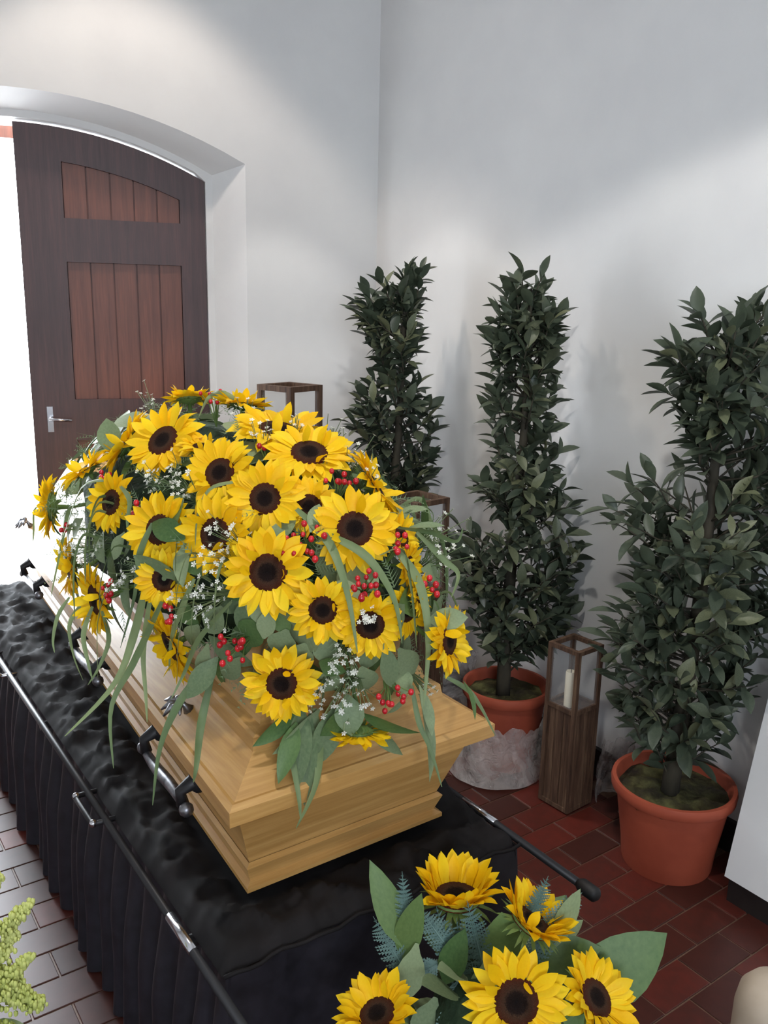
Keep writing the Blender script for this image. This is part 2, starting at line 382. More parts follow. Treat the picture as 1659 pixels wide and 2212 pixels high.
# battered white buttress on the right wall with its own skirting
m = MB()
x0, x1 = 2.035, 2.135; y1 = 1.175; zt = 1.05
vs = [(x0, -1.2, 0.08), (WX, -1.2, 0.08), (WX, y1, 0.08), (x0, y1, 0.08), (x0 + .2, -1.2, zt), (WX, -1.2, zt), (WX, y1, zt), (x0 + .2, y1, zt)]
m.add(vs, [(0, 3, 2, 1), (4, 5, 6, 7), (0, 1, 5, 4), (1, 2, 6, 5), (2, 3, 7, 6), (3, 0, 4, 7)]); tag(m.build('wall_buttress', M_WALL), kind='structure')
m = MB().box((x0 + .012, -1.2, 0), (WX, y1 - .008, 0.08)); tag(m.build('baseboard_buttress', M_BASEB), kind='structure')
m = MB().box((WX - 0.018, y1, 0), (WX, 3.28, 0.105)); tag(m.build('baseboard_right', M_BASEB), kind='structure')
m = MB()
vs = []
for z in (0, 0.105): vs += [W(0.02, 0, z), W(UO - .01, 0, z), W(UO - .01, -0.018, z), W(0.02, -0.018, z)]
m.add(vs, [(0, 1, 2, 3), (4, 5, 6, 7), (0, 1, 5, 4), (1, 2, 6, 5), (2, 3, 7, 6), (3, 0, 4, 7)]); tag(m.build('baseboard_back', M_BASEB), kind='structure')

# floor tiles: staggered terracotta pavers, the nearest visible ones are pieces of their own
TX, TY, GAP, TH = 0.176, 0.101, 0.0045, 0.0032
def tile_geo(dx=0, dy=0):
    a, b, c = TX / 2 - GAP / 2, TY / 2 - GAP / 2, 0.0014
    v = [(-a, -b, 0), (a, -b, 0), (a, b, 0), (-a, b, 0), (-a, -b, TH - c), (a, -b, TH - c), (a, b, TH - c), (-a, b, TH - c), (-a + c, -b + c, TH), (a - c, -b + c, TH), (a - c, b - c, TH), (-a + c, b - c, TH)]
    return v, [(8, 9, 10, 11), (4, 5, 9, 8), (5, 6, 10, 9), (6, 7, 11, 10), (7, 4, 8, 11), (0, 1, 5, 4), (1, 2, 6, 5), (2, 3, 7, 6), (3, 0, 4, 7)]
tv, tf = tile_geo()
tile_me = MB().add(tv, tf).mesh('tile', M_TILE)
near, far = [], []
TX0, TY0 = 2.0, 1.254
for j in range(-38, 40):
    for i in range(-26, 4):
        x = TX0 + TX * (i + 0.5 * (j % 2)); y = TY0 + TY * j
        if x - TX / 2 < -2.19 or x + TX / 2 > WX or y < -2.55: continue
        wy = (Vector((x, y, 0)) - K).dot(WN)
        if wy > -0.06: continue
        if x - TX / 2 > x0 and -1.25 < y < y1: continue
        vis_r = 1.15 < x and 0.75 < y < 2.5
        vis_l = -0.05 < x < 0.6 and 1.45 < y < 4.0 and (x > 0.62 - 0.18 * (y - 1.2))
        if vis_r or vis_l: near.append((abs(y) + abs(x) * .2, x, y))
        else: far.append((x, y))
near.sort()
for k, (_, x, y) in enumerate(near):
    if k < 298:
        o = obj('tile', tile_me, None, floor, (x, y, 0)); o.rotation_euler = (rnd.uniform(-.004, .004), rnd.uniform(-.004, .004), rnd.uniform(-.01, .01))
    else: far.append((x, y))
m = MB()
for x, y in far: m.add([(a + x, b + y, c) for a, b, c in tv], tf)
tag(m.build('tile_field', M_TILE, floor), kind='stuff')

# ------------------------------------------------------------------ coffin
RIM = [Vector((0.556, 1.217)), Vector((1.162, 1.217)), Vector((1.185, 3.45)), Vector((0.69, 3.45))]
def inset(poly, ds):
    """move edge i (poly[i] -> poly[i+1]) inward by ds[i]"""
    n = len(poly); lines = []
    for i in range(n):
        a, b = poly[i], poly[(i + 1) % n]; t = (b - a).normalized(); nn = Vector((-t.y, t.x)); lines.append((a + nn * ds[i], t))
    out = []
    for i in range(n):
        (p, t), (r, s) = lines[i - 1], lines[i]
        den = t.x * s.y - t.y * s.x; k = ((r.x - p.x) * s.y - (r.y - p.y) * s.x) / den; out.append(p + t * k)
    return out
def ring(d, z, endf=1.0):
    return [Vector((p.x, p.y, z)) for p in inset(RIM, [d * endf, d, d * endf, d])]
def panels(name, prof, parent, lo_cap=False, hi_cap=False, endf=1.0):
    rings = [ring(d, z, endf) for d, z in prof]
    for i in range(4):
        m = MB()
        for a, b in zip(rings, rings[1:]): q(m, a[i], a[(i + 1) % 4], b[(i + 1) % 4], b[i])
        m.build(name, M_COFX if i % 2 == 0 else M_COFY, parent)
    return rings
coffin = empty('coffin', (0.87, 2.3, 0.53), 'pale oak coffin with a stepped hipped lid under the sunflower spray', 'coffin')
def under(parent):   # keep world-space meshes below an offset parent
    return Matrix.Translation(-Vector(parent.location))
LID = [(0.022, 0.738), (0.0, 0.740), (0.0, 0.768), (0.010, 0.776), (0.016, 0.776), (0.080, 0.822), (0.084, 0.846), (0.090, 0.850), (0.108, 0.856), (0.112, 0.876), (0.188, 1.010), (0.196, 1.014), (0.196, 1.040), (0.204, 1.046)]
rg = [ring(d, z) for d, z in LID]
m = MB(); m.add(rg[-1], [(0, 1, 2, 3)]); lid = m.build('lid', M_COFY, coffin)
panels('lid_panel', LID, lid)
BODY = [(0.026, 0.742), (0.030, 0.736), (0.076, 0.585)]
m = MB(); m.add(ring(0.03, 0.735), [(0, 1, 2, 3)]); m.add(ring(0.078, 0.533, 1.25), [(3, 2, 1, 0)]); body = m.build('body', M_COFY, coffin)
panels('body_panel', BODY, body, endf=1.25)
panels('plinth', [(0.074, 0.588), (0.066, 0.582), (0.078, 0.545), (0.066, 0.540), (0.066, 0.531)], body, endf=1.25)
for o in coffin.children: o.location = -coffin.location

def side_x(y, left=True, z=0.66):
    d = 0.030 + (0.736 - z) / (0.736 - 0.585) * 0.046
    a, b = (RIM[0], RIM[3]) if left else (RIM[1], RIM[2])
    return a.x + (b.x - a.x) * (y - a.y) / (b.y - a.y) + (d if left else -d)
for left in (True, False):
    s = -1 if left else 1
    for y0_, y1_ in ((1.44, 1.72), (2.12, 2.40), (2.90, 3.18)):
        m = MB(); pts = []
        for i in range(9):
            t = i / 8; y = y0_ + (y1_ - y0_) * t; pts.append((side_x(y, left) + s * 0.055, y, 0.655 + 0.006 * math.sin(t * 6.28)))
        rr = [0.009 + 0.004 * math.sin(math.pi * i / 8) for i in range(9)]
        m.tube(pts, rr, 10)
        for p in (pts[0], pts[-1]): m.ball(p, 0.015, 10, 6)
        h = m.build('handle', M_PEWTER, coffin, True, loc=-coffin.location)
        for y in (y0_ + .02, y1_ - .02):
            m = MB(); x = side_x(y, left, .69)
            m.tube([(x - s * .01, y, 0.695), (x + s * .02, y, .70), (x + s * .05, y, 0.685), (side_x(y, left) + s * .055, y, 0.655)], [0.024, 0.017, 0.012, 0.013], 8)
            m.ball((x + s * .012, y, 0.70), 0.022, 8, 6, 0, 1.3)
            m.build('bracket', M_STEEL, h, True)
    for y in (1.56, 2.45, 3.28):    # ornamental lid screws
        a, b = (RIM[0], RIM[3]) if left else (RIM[1], RIM[2])
        x = a.x + (b.x - a.x) * (y - a.y) / (b.y - a.y) - s * 0.05
        c = Vector((x, y, 0.802)); nrm = Vector((s * 0.58, 0, 0.81)); m = MB()
        m.tube([c - nrm * .004, c + nrm * .012, c + nrm * .03], [0.014, 0.006, 0.005], 8)
        tt = Vector((0, 1, 0)); bb = nrm.cross(tt)
        for k in range(5):
            g = math.pi / 2 + (k - 2) * 0.55; dd = bb * math.sin(g) * (1 if left else -1) + tt * math.cos(g)
            m.tube([c + nrm * .022, c + nrm * .034 + dd * .02, c + nrm * .03 + dd * .045], [0.004, 0.008, 0.002], 6)
        m.ball(c + nrm * .034, 0.009, 8, 5)
        m.build('lid_screw', M_PEWTER, coffin, True, loc=-coffin.location)

# ------------------------------------------------------------------ bier and black drapery
bier = empty('bier', (0.86, 2.3, 0), 'dark wheeled bier with long side rails carrying the coffin', 'bier')
BL = -Vector(bier.location)
m = MB().box((0.56, 1.24, 0.465), (1.17, 3.45, 0.495)); m.build('top_board', M_STEEL, bier, loc=BL)
for x in (0.497, 1.212):
    ya = 0.96 if x > 1 else 0.99
    m = MB(); m.tube([(x, ya, 0.498), (x, 3.52, 0.498)], 0.0085, 12); r = m.build('side_rail', M_STEEL, bier, True, loc=BL)
    m = MB(); m.tube([(x, ya - .006, .498), (x, ya, .498), (x, ya + .035, .498), (x, ya + .045, .498)], [0.009, 0.015, 0.015, 0.009], 12); m.build('end_knob', M_RUBBER, r, True)
    m = MB(); m.tube([(x, 1.25, .499), (x, 1.36, .499)], 0.0095, 12); m.build('rail_sleeve', M_CHROME, r, True)
for y in (1.30, 2.3, 3.4):
    m = MB(); m.tube([(0.497, y, 0.48), (1.212, y, 0.48)], 0.012, 8); m.build('cross_bar', M_STEEL, bier, True, loc=BL)
for x in (0.60, 1.13):
    for y in (1.34, 3.32):
        m = MB(); m.tube([(x, y, 0.47), (x, y, 0.085)], 0.016, 10); l = m.build('leg', M_STEEL, bier, True, loc=BL)
        m = MB(); m.tube([(x - .014, y, 0.048), (x + .014, y, 0.048)], 0.04, 16); m.build('wheel', M_RUBBER, l, True)
for ya, yb in ((1.735, 1.868), (2.66, 2.86)):
    m = MB(); m.tube([(0.535, ya, 0.495), (0.475, ya, 0.497), (0.468, ya + .008, 0.497), (0.468, yb - .008, 0.497), (0.475, yb, 0.497), (0.535, yb, 0.495)], 0.0062, 8)
    m.build('pull_handle', M_CHROME if ya > 2 else M_STEEL, bier, True, loc=BL)
    for yy in (ya + .002, yb - .002):
        m = MB(); m.ball((0.470, yy, 0.498), 0.0095, 8, 5); m.build('corner_joint', M_CHROME, bier, True, loc=BL)

drape = empty('drape_cloth', (0.86, 2.3, 0), 'black pleated cloth skirt and crumpled sheet hung around the bier', 'cloth')
def nz(x, y, z=0.0): return noise.noise(Vector((x, y, z)))
m = MB(); nx, ny = 60, 170; XA, XB, YA, YB = 0.515, 1.203, 1.172, 3.50
bx = [Vector((p.x, p.y)) for p in ring(0.066, 0.53, 1.25)]
for j in range(ny + 1):
    for i in range(nx + 1):
        x = XA + (XB - XA) * i / nx; y = YA + (YB - YA) * j / ny
        xl = bx[0].x + (bx[3].x - bx[0].x) * (y - bx[0].y) / (bx[3].y - bx[0].y); xr = bx[1].x
        out = max(0.0, min(1.0, max(xl - x, x - xr, bx[0].y - y, y - bx[3].y) / 0.03 + .0))
        edge = min(1.0, min(x - XA, XB - x, y - YA) / 0.02)
        hgt = 0.005 + 0.016 * (1 - min(1, abs(nz(x * 10 + y * 5, y * 9 - x * 4)) * 2.2)) ** 3 + 0.011 * (1 - min(1, abs(nz(x * 16 - y * 9 + 7, y * 14 + x * 6)) * 2.4)) ** 3 + 0.002 * nz(x * 40, y * 40)
        z = 0.506 + out * edge * hgt
        z += out * 0.085 * math.exp(-((x - 1.175) ** 2 + (y - 1.47) ** 2) / 0.003)
        z += out * edge * 0.010 * max(0, math.sin(y * 26 + 3 * nz(y * 3, 0))) * (1 if x < xl else 0.2) * math.exp(-((x - xl + .06) / .06) ** 2)
        z -= 0.012 * (1 - max(0, edge))
        m.v.append((x, y, z))
for j in range(ny):
    for i in range(nx):
        a = j * (nx + 1) + i; m.f.append((a, a + 1, a + nx + 2, a + nx + 1)); m.mi.append(0)
m.build('top_sheet', M_SATIN, drape, True, loc=BL)
def skirt(name, p0, p1, out, period, amp, n, ph=0):
    m = MB(); p0, p1 = Vector(p0), Vector(p1); L = (p1 - p0).length; rows = 10
    for r in range(rows + 1):
        t = r / rows; z = 0.498 - t * 0.490
        for i in range(n + 1):
            s = i / n; d = s * L
            w = math.sin(2 * math.pi * d / period + 1.3 * nz(d * 3, 1.0) + ph)
            w = math.copysign(abs(w) ** 0.75, w)
            a = amp * (0.25 + 0.75 * min(1, t * 2.2)) * (1 + 0.5 * nz(d * 6, 7.0))
            o = out * (a * (w + 1) - 0.004 + 0.014 * t + 0.008 * nz(d * 9, t * 2.0))
            p = p0.lerp(p1, s) + Vector(o) ; m.v.append((p.x, p.y, z + (0.006 * nz(d * 20, 3) if r == rows else 0)))
    for r in range(rows):
        for i in range(n):
            a = r * (n + 1) + i; m.f.append((a, a + 1, a + n + 2, a + n + 1)); m.mi.append(0)
    return m.build(name, M_CLOTH, drape, True, loc=BL)
skirt('pleated_skirt', (0.53, 1.165, 0), (0.53, 3.5, 0), Vector((-1, 0, 0)), 0.088, 0.019, 560)
skirt('pleated_skirt', (1.19, 1.165, 0), (1.19, 3.5, 0), Vector((1, 0, 0)), 0.095, 0.012, 400, 1)
skirt('end_panel', (0.52, 1.168, 0), (1.20, 1.168, 0), Vector((0, -1, 0)), 0.30, 0.006, 90)
skirt('end_panel', (0.52, 3.50, 0), (1.20, 3.50, 0), Vector((0, 1, 0)), 0.12, 0.012, 120)
m = MB(); m.tube([(0.515 + .685 * i / 30, 1.163 - .004 * math.sin(i * .9), 0.500 + .003 * math.sin(i * 1.7)) for i in range(31)], 0.004, 6); m.build('piping', M_SATIN, drape, True, loc=BL)

# ------------------------------------------------------------------ leaf and petal shapes (shared mesh data)
def blade_mesh(name, mat, prof, fold=0.12, curl=0.1, nx=6, twist=0.0, wave=0.0):
    """unit-long leaf along +X; prof(t) = half width; fold = V across, curl = droop along"""
    m = MB()
    for i in range(nx + 1):
        t = i / nx; w = max(prof(t), 0.0006); z = -curl * t * t; tw = twist * t
        for s in (-1, 0, 1):
            zz = z + (abs(s) * w * fold) + wave * s * math.sin(t * 9) * w
            m.v.append((t, s * w * math.cos(tw), zz + s * w * math.sin(tw)))
    for i in range(nx):
        for k in (0, 1):
            a = i * 3 + k; m.f.append((a, a + 3, a + 4, a + 1)); m.mi.append(0)
    return m.mesh(name, mat, True)
def lan(wm, pk=0.45):
    def f(t):
        if t <= 0.06: return wm * 0.12
        t2 = (t - 0.06) / 0.94
        return wm * (math.sin(math.pi * t2 ** (math.log(0.5) / math.log(pk))) ** 0.8 if 0 < t2 < 1 else 0)
    return f
BAY = [blade_mesh('bay_leaf_shape', M_LEAFBAY, lan(0.225), 0.45, 0.12), blade_mesh('bay_leaf_shape', M_LEAFBAY, lan(0.20, .5), 0.3, 0.3, twist=.3)]
def petal_prof(t): return 0.205 * (0.55 + 0.45 * t / 0.45 if t < 0.45 else 1.0) * (1 if t < 0.5 else max(0, 1 - ((t - 0.5) / 0.5) ** 2.2))
PET = [blade_mesh('petal_shape', M_PETAL, petal_prof, 0.35, 0.10, 6), blade_mesh('petal_shape', M_PETAL, petal_prof, 0.3, -0.14, 6, .2), blade_mesh('petal_shape', M_PETAL, petal_prof, 0.5, 0.25, 6, -.3)]
LEAF_G = [blade_mesh('leaf_shape', M_GREEN1, lan(0.24), 0.25, 0.22, 7), blade_mesh('leaf_shape', M_GREEN2, lan(0.28, .4), 0.2, 0.18, 7, .2), blade_mesh('leaf_shape', M_GREEN1, lan(0.36, .5), 0.15, 0.1, 7), blade_mesh('leaf_shape', M_GREEN2, lan(0.13, .4), 0.3, 0.35, 7), blade_mesh('leaf_shape', M_GREEN1, lan(0.17, .4), 0.3, 0.3, 7, -.3)]

def frame_matrix(p, xdir, zhint, sx=1, sy=1, sz=1):
    x = Vector(xdir).normalized(); z = Vector(zhint); z = z - x * z.dot(x)
    if z.length < 1e-4: z = x.orthogonal()
    z.normalize(); y = z.cross(x)
    return Matrix(((x.x * sx, y.x * sy, z.x * sz, p[0]), (x.y * sx, y.y * sy, z.y * sz, p[1]), (x.z * sx, y.z * sy, z.z * sz, p[2]), (0, 0, 0, 1)))
def put(name, me, parent, mtx):
    o = bpy.data.objects.new(name, me); COL.objects.link(o)
    o.parent = parent
    o.matrix_basis = mtx       # mtx is in the parent's space
    return o

# ------------------------------------------------------------------ potted bay trees
hR = Vector((RT.x, RT.y, 0)).normalized(); hF = Vector((FWD.x, FWD.y, 0)).normalized()
def potted_tree(xy, env, pot_r, pot_h, label, seed, twigs, bend=0.0):
    R_ = random.Random(seed); ax = Vector((xy[0], xy[1], 0))
    root = empty('potted_bay_tree', ax, label, 'tree', 'bay trees in terracotta pots')
    rb = pot_r * 0.72
    prof = [(rb * .2, 0.0), (rb, 0.0), (rb + .004, 0.012)] + [(rb + (pot_r - .014 - rb) * t, pot_h * .86 * t + .01) for t in (.25, .5, .75, 1.0)]
    prof += [(pot_r - .003, pot_h * .875), (pot_r, pot_h * .89), (pot_r + .002, pot_h * .96), (pot_r - .001, pot_h), (pot_r - .012, pot_h), (pot_r - .018, pot_h * .97), (pot_r - .02, pot_h * .75)]
    MB().lathe(prof, 48).build('pot', M_TERRA, root, True, 40)
    m = MB(); n = 28
    for i in range(11):
        for k in range(n):
            r = (pot_r - .015) * i / 10; g = 2 * math.pi * k / n; x, y = r * math.cos(g), r * math.sin(g)
            m.v.append((x, y, pot_h * 0.86 + 0.016 * nz(x * 22 + seed, y * 22) + .008 * nz(x * 60, y * 60)))
    for i in range(10):
        for k in range(n): m.f.append((i * n + k, i * n + (k + 1) % n, (i + 1) * n + (k + 1) % n, (i + 1) * n + k)); m.mi.append(0)
    m.build('mossy_soil', M_SOIL, root, True)
    ztop = env[0][0] - 0.10; zb = env[-1][0]
    def axis(z):
        t = max(0, (z - pot_h) / (ztop - pot_h)); lo = hR * (0.012 * math.sin(t * 5 + seed) + bend * t * t)
        return Vector((lo.x, lo.y, z))
    zs = [pot_h * .85 + (ztop - pot_h * .85) * i / 16 for i in range(17)]
    m = MB(); m.tube([axis(z) for z in zs], [0.024 * (1 - .8 * i / 16) + .003 for i in range(17)], 10); m.build('trunk', M_BARK, root, True)
    def ext(z):
        if z >= env[0][0]: return env[0][1], env[0][2]
        for (za, la, ra), (zc, lc, rc) in zip(env, env[1:]):
            if zc <= z <= za:
                t = (za - z) / (za - zc); return la + (lc - la) * t, ra + (rc - ra) * t
        return env[-1][1], env[-1][2]
    tw = MB(); leaves = []
    lim = WX - 0.035 - xy[0]
    zr = [(z, (ext(z)[1] - ext(z)[0])) for z in [zb + (env[0][0] - 0.07 - zb) * i / 60 for i in range(61)]]
    tot = sum(w + .05 for _, w in zr)
    for k in range(twigs):
        if k < 5: z = env[0][0] - 0.055 - 0.025 * k; z0 = z - .12
        else:
            pick = R_.random() * tot
            for z, w in zr:
                pick -= w + .05
                if pick <= 0: break
            z += R_.uniform(-.02, .02); z0 = z - R_.uniform(.05, .16)
        l, r = ext(z); c = (l + r) / 2; w = max(0.012, (r - l) / 2 - 0.03)
        g = R_.uniform(0, 2 * math.pi) if k % 3 else R_.choice((0, math.pi)) + R_.uniform(-.5, .5)
        s = R_.uniform(0.45, 1.0) ** 0.6
        e = hR * (c + w * math.cos(g) * s) + hF * (w * .85 * math.sin(g) * s) + Vector((0, 0, z + R_.uniform(-.02, .02)))
        if e.x > lim: e.x = lim - R_.random() * .03
        st = axis(max(z0, pot_h)); st = st + (Vector((e.x, e.y, 0)) - Vector((st.x, st.y, 0))) * 0.04
        mid = st.lerp(e, 0.55) + Vector((R_.uniform(-.02, .02), R_.uniform(-.02, .02), -0.015))
        pts = [st, st.lerp(mid, .6), mid, mid.lerp(e, .55) + Vector((0, 0, .004)), e]
        tw.tube(pts, [0.0036, .0032, .0027, .0021, .0012], 5)
        nl = R_.randint(7, 10); spin = R_.random() * 6.28
        for i in range(nl):
            t = 0.24 + 0.76 * i / (nl - 1); seg = t * 4; a = min(3, int(seg)); p = pts[a].lerp(pts[a + 1], seg - a)
            d = (pts[min(4, a + 1)] - pts[a]).normalized(); o1 = d.orthogonal().normalized(); o1.rotate(Quaternion(d, spin + i * 2.4))
            if i >= nl - 2: dirv = d + o1 * R_.uniform(.15, .6)
            else: dirv = d * R_.uniform(.35, .9) + o1
            dirv.z += R_.uniform(-.15, .35); dirv.normalize()
            L = R_.uniform(.058, .096)
            tip = p + dirv * L
            if tip.x > lim + .02: dirv.x = min(dirv.x, 0) - .2; dirv.normalize()
            nrm = d * .6 + Vector((0, 0, .7)) + Vector((R_.uniform(-.5, .5), R_.uniform(-.5, .5), 0))
            view = -(p - axis(p.z)).dot(hF)
            leaves.append((view + R_.random() * .08, p, dirv, nrm, L, R_.randint(0, 1)))
    tw.build('twigs', M_BARK, root, True)
    leaves.sort(key=lambda a: -a[0]); rest = MB()
    for k, (_, p, dv, nrm, L, v) in enumerate(leaves):
        mx = frame_matrix(p, dv, nrm, L, L * R_.uniform(.85, 1.15), L)
        if k < 299: put('leaf', BAY[v], root, mx)
        else:
            me = BAY[v]; rest.add([mx @ x.co for x in me.vertices], [tuple(f.vertices) for f in me.polygons])
    if rest.v: tag(rest.build('foliage', M_LEAFBAY, root, True), kind='stuff')
    return root

# ------------------------------------------------------------------ measured positions (metres)
SPRAY_FLOWERS = [
    ((0.853, 2.052, 1.383), (0.06, 0.29, 0.95), 0.06, 'fully opened sunflower seen edge-on at the very top of the coffin spray'),
    ((0.911, 1.866, 1.385), (0.17, 0.1, 0.98), 0.064, 'sunflower facing the ceiling, on the crest below the tallest lantern'),
    ((0.664, 1.979, 1.295), (-0.75, 0.36, 0.56), 0.08, 'sunflower turned toward the door, behind the large one at upper left of the spray'),
    ((0.689, 1.809, 1.32), (-0.7, -0.35, 0.62), 0.081, 'sunflower with a reddish disc at the upper left of the coffin spray'),
    ((0.74, 1.713, 1.316), (-0.03, -0.2, 0.98), 0.049, 'small sunflower tucked between the reddish-disc one and the crest of the spray'),
    ((0.886, 1.649, 1.352), (-0.03, -0.28, 0.96), 0.092, 'wide sunflower tilted upward near the crest, its disc half hidden by petals'),
    ((0.873, 1.493, 1.325), (-0.21, -0.45, 0.87), 0.082, 'sunflower with a red-brown disc and petals curled over its lower edge'),
    ((0.718, 1.582, 1.283), (-0.69, -0.52, 0.5), 0.07, 'sunflower crossed by a bent grass blade, upper middle of the spray'),
    ((0.74, 1.43, 1.257), (-0.63, -0.71, 0.32), 0.066, 'round sunflower facing the viewer in the upper centre of the spray'),
    ((0.815, 1.394, 1.24), (-0.41, -0.75, 0.52), 0.055, 'recessed sunflower half covered by a dark leaf, above the big berry cluster'),
    ((0.841, 1.274, 1.219), (-0.4, -0.81, 0.42), 0.072, 'large sunflower with full petals to the right of the big berry cluster'),
    ((0.968, 1.392, 1.265), (0.69, -0.46, 0.55), 0.074, 'sunflower turned to the wall on the right shoulder of the spray'),
    ((0.581, 1.848, 1.186), (-0.9, -0.32, 0.28), 0.063, 'orange-tinged sunflower with almost no disc showing, left part of the spray'),
    ((0.585, 2.393, 1.067), (-0.89, 0.45, 0.01), 0.076, 'sunflower seen in profile at the far left end of the spray'),
    ((0.602, 2.097, 1.219), (-0.55, 0.21, 0.81), 0.065, 'pale sunflower near the white foot end of the coffin lid'),
    ((0.606, 1.627, 1.17), (-0.78, -0.55, 0.31), 0.069, 'sunflower whose disc is hidden behind a green leaf'),
    ((0.66, 1.482, 1.186), (-0.84, -0.48, 0.26), 0.072, 'tall-looking sunflower with white sprigs covering the right of its disc'),
    ((0.69, 1.327, 1.147), (-0.6, -0.75, 0.28), 0.073, 'big sunflower with a broad dark disc in the middle of the spray'),
    ((0.59, 1.57, 1.084), (-0.65, -0.74, 0.18), 0.055, 'sunflower with one petal folded across its disc, left of centre'),
    ((0.544, 2.079, 0.984), (-0.99, 0.12, -0.01), 0.072, 'upper one of two overlapping sunflowers on the left flank'),
    ((0.547, 1.893, 0.955), (-0.99, -0.11, -0.03), 0.076, 'lower one of two overlapping sunflowers on the left flank'),
    ((0.749, 1.233, 1.093), (-0.53, -0.84, 0.13), 0.055, 'sunflower with petals folded over the upper left of its disc'),
    ((0.819, 1.187, 1.066), (-0.49, -0.87, 0.08), 0.056, 'sunflower behind hanging grass with a white sprig on its disc'),
    ((0.939, 1.262, 1.194), (0.38, -0.81, 0.44), 0.045, 'sunflower with red berries in front of it on the right edge of the spray'),
    ((0.923, 1.183, 1.105), (0.59, -0.78, 0.2), 0.039, 'small sunflower in profile beside a dark red berry sprig on the right'),
    ((0.946, 1.12, 1.032), (0.39, -0.91, 0.14), 0.058, 'rightmost sunflower of the coffin spray, above the coffin corner'),
    ((0.597, 1.569, 0.944), (-0.96, -0.03, -0.28), 0.074, 'sunflower nodding sideways low over the left lid edge'),
    ((0.689, 1.275, 0.952), (-0.61, -0.77, 0.18), 0.063, 'lowest front-facing sunflower, alone against the wooden lid'),
    ((0.811, 1.205, 0.853), (-0.05, -0.1, -0.99), 0.053, 'upside-down sunflower hanging over the front edge of the lid'),
    ((0.905, 1.194, 1.074), (0.12, -0.99, 0.06), 0.047, 'sunflower half hidden by grass blades at the right of the spray'),
    ((0.935, 1.23, 1.146), (0.48, -0.87, 0.12), 0.041, 'sunflower below the right-edge berries, showing only petal tips'),
]
BOUQUET_FLOWERS = [
    ((0.907, 1.026, 0.583), (0.02, 0.07, 1.0), 0.087, 'sunflower with long upright petals at the top of the lower bouquet'),
    ((0.975, 0.901, 0.582), (0.36, -0.25, 0.9), 0.074, 'sunflower leaning right, just below the top flower of the lower bouquet'),
    ((0.861, 0.818, 0.538), (-0.52, -0.73, 0.44), 0.078, 'largest sunflower of the lower bouquet, its dark disc facing the viewer'),
    ((1.001, 0.773, 0.509), (0.17, -0.63, 0.76), 0.067, 'sunflower at the right of the lower bouquet in front of a broad leaf'),
    ((0.702, 0.976, 0.476), (-0.32, 0.04, 0.95), 0.067, 'sunflower at the left of the lower bouquet with ragged petals'),
]
BERRIES = [
    ((0.867, 1.935, 1.394), 0.03, 8, 'red berries at the crest between the two topmost sunflowers'),
    ((0.801, 1.551, 1.332), 0.012, 2, 'two red berries below the wide upward sunflower'),
    ((0.753, 1.309, 1.204), 0.045, 16, 'largest cluster of red berries, in the middle of the spray'),
    ((0.873, 1.376, 1.287), 0.03, 8, 'red berries on the right shoulder beside white sprigs'),
    ((0.812, 1.193, 1.138), 0.03, 14, 'ring-like red berry cluster below the large right sunflower'),
    ((0.639, 1.365, 1.003), 0.034, 12, 'bright red berry cluster above the lowest front-facing sunflower'),
    ((0.579, 1.53, 1.021), 0.025, 5, 'few red berries just above the nodding sunflower'),
    ((0.9, 1.22, 1.193), 0.02, 6, 'red berries in front of the right-edge sunflower'),
    ((0.585, 1.699, 1.191), 0.02, 7, 'red berry cluster left of the leaf-covered sunflower'),
    ((0.536, 1.753, 1.014), 0.025, 8, 'red berries right of the two overlapping left sunflowers'),
    ((0.588, 1.911, 1.232), 0.022, 6, 'pinkish red berries below the pale far sunflower'),
    ((0.531, 2.059, 1.087), 0.016, 4, 'red berries at the far left by the profile sunflower'),
    ((0.86, 1.168, 0.925), 0.034, 11, 'glossy red berries low on the front right of the lid'),
    ((0.939, 1.163, 1.123), 0.018, 5, 'dark red berries at the right edge, against the tree'),
]
WHITE_SPRIGS = [
    ((0.626, 1.723, 1.25), 0.05),
    ((0.652, 1.669, 1.267), 0.05),
    ((0.655, 1.609, 1.253), 0.04),
    ((0.667, 1.431, 1.187), 0.05),
    ((0.645, 1.439, 1.157), 0.04),
    ((0.624, 1.427, 1.088), 0.06),
    ((0.611, 1.451, 1.069), 0.04),
    ((1.016, 1.628, 1.339), 0.03),
    ((0.964, 1.466, 1.311), 0.04),
    ((0.949, 1.393, 1.286), 0.04),
    ((0.879, 1.795, 1.383), 0.03),
    ((0.78, 2.125, 1.365), 0.04),
    ((0.787, 1.217, 0.916), 0.05),
    ((0.798, 1.197, 0.935), 0.04),
    ((0.748, 1.242, 0.93), 0.03),
    ((0.766, 1.193, 1.015), 0.04),
    ((0.538, 1.856, 1.101), 0.05),
    ((0.529, 1.935, 1.062), 0.04),
    ((0.564, 1.639, 1.091), 0.03),
    ((1.073, 1.314, 1.173), 0.05),
    ((1.026, 1.24, 1.15), 0.05),
    ((0.944, 1.187, 0.911), 0.03),
    ((0.809, 1.173, 1.085), 0.02),
    ((0.823, 1.614, 1.349), 0.03),
    ((0.922, 1.632, 1.36), 0.02),
    ((0.547, 1.706, 1.056), 0.03),
]
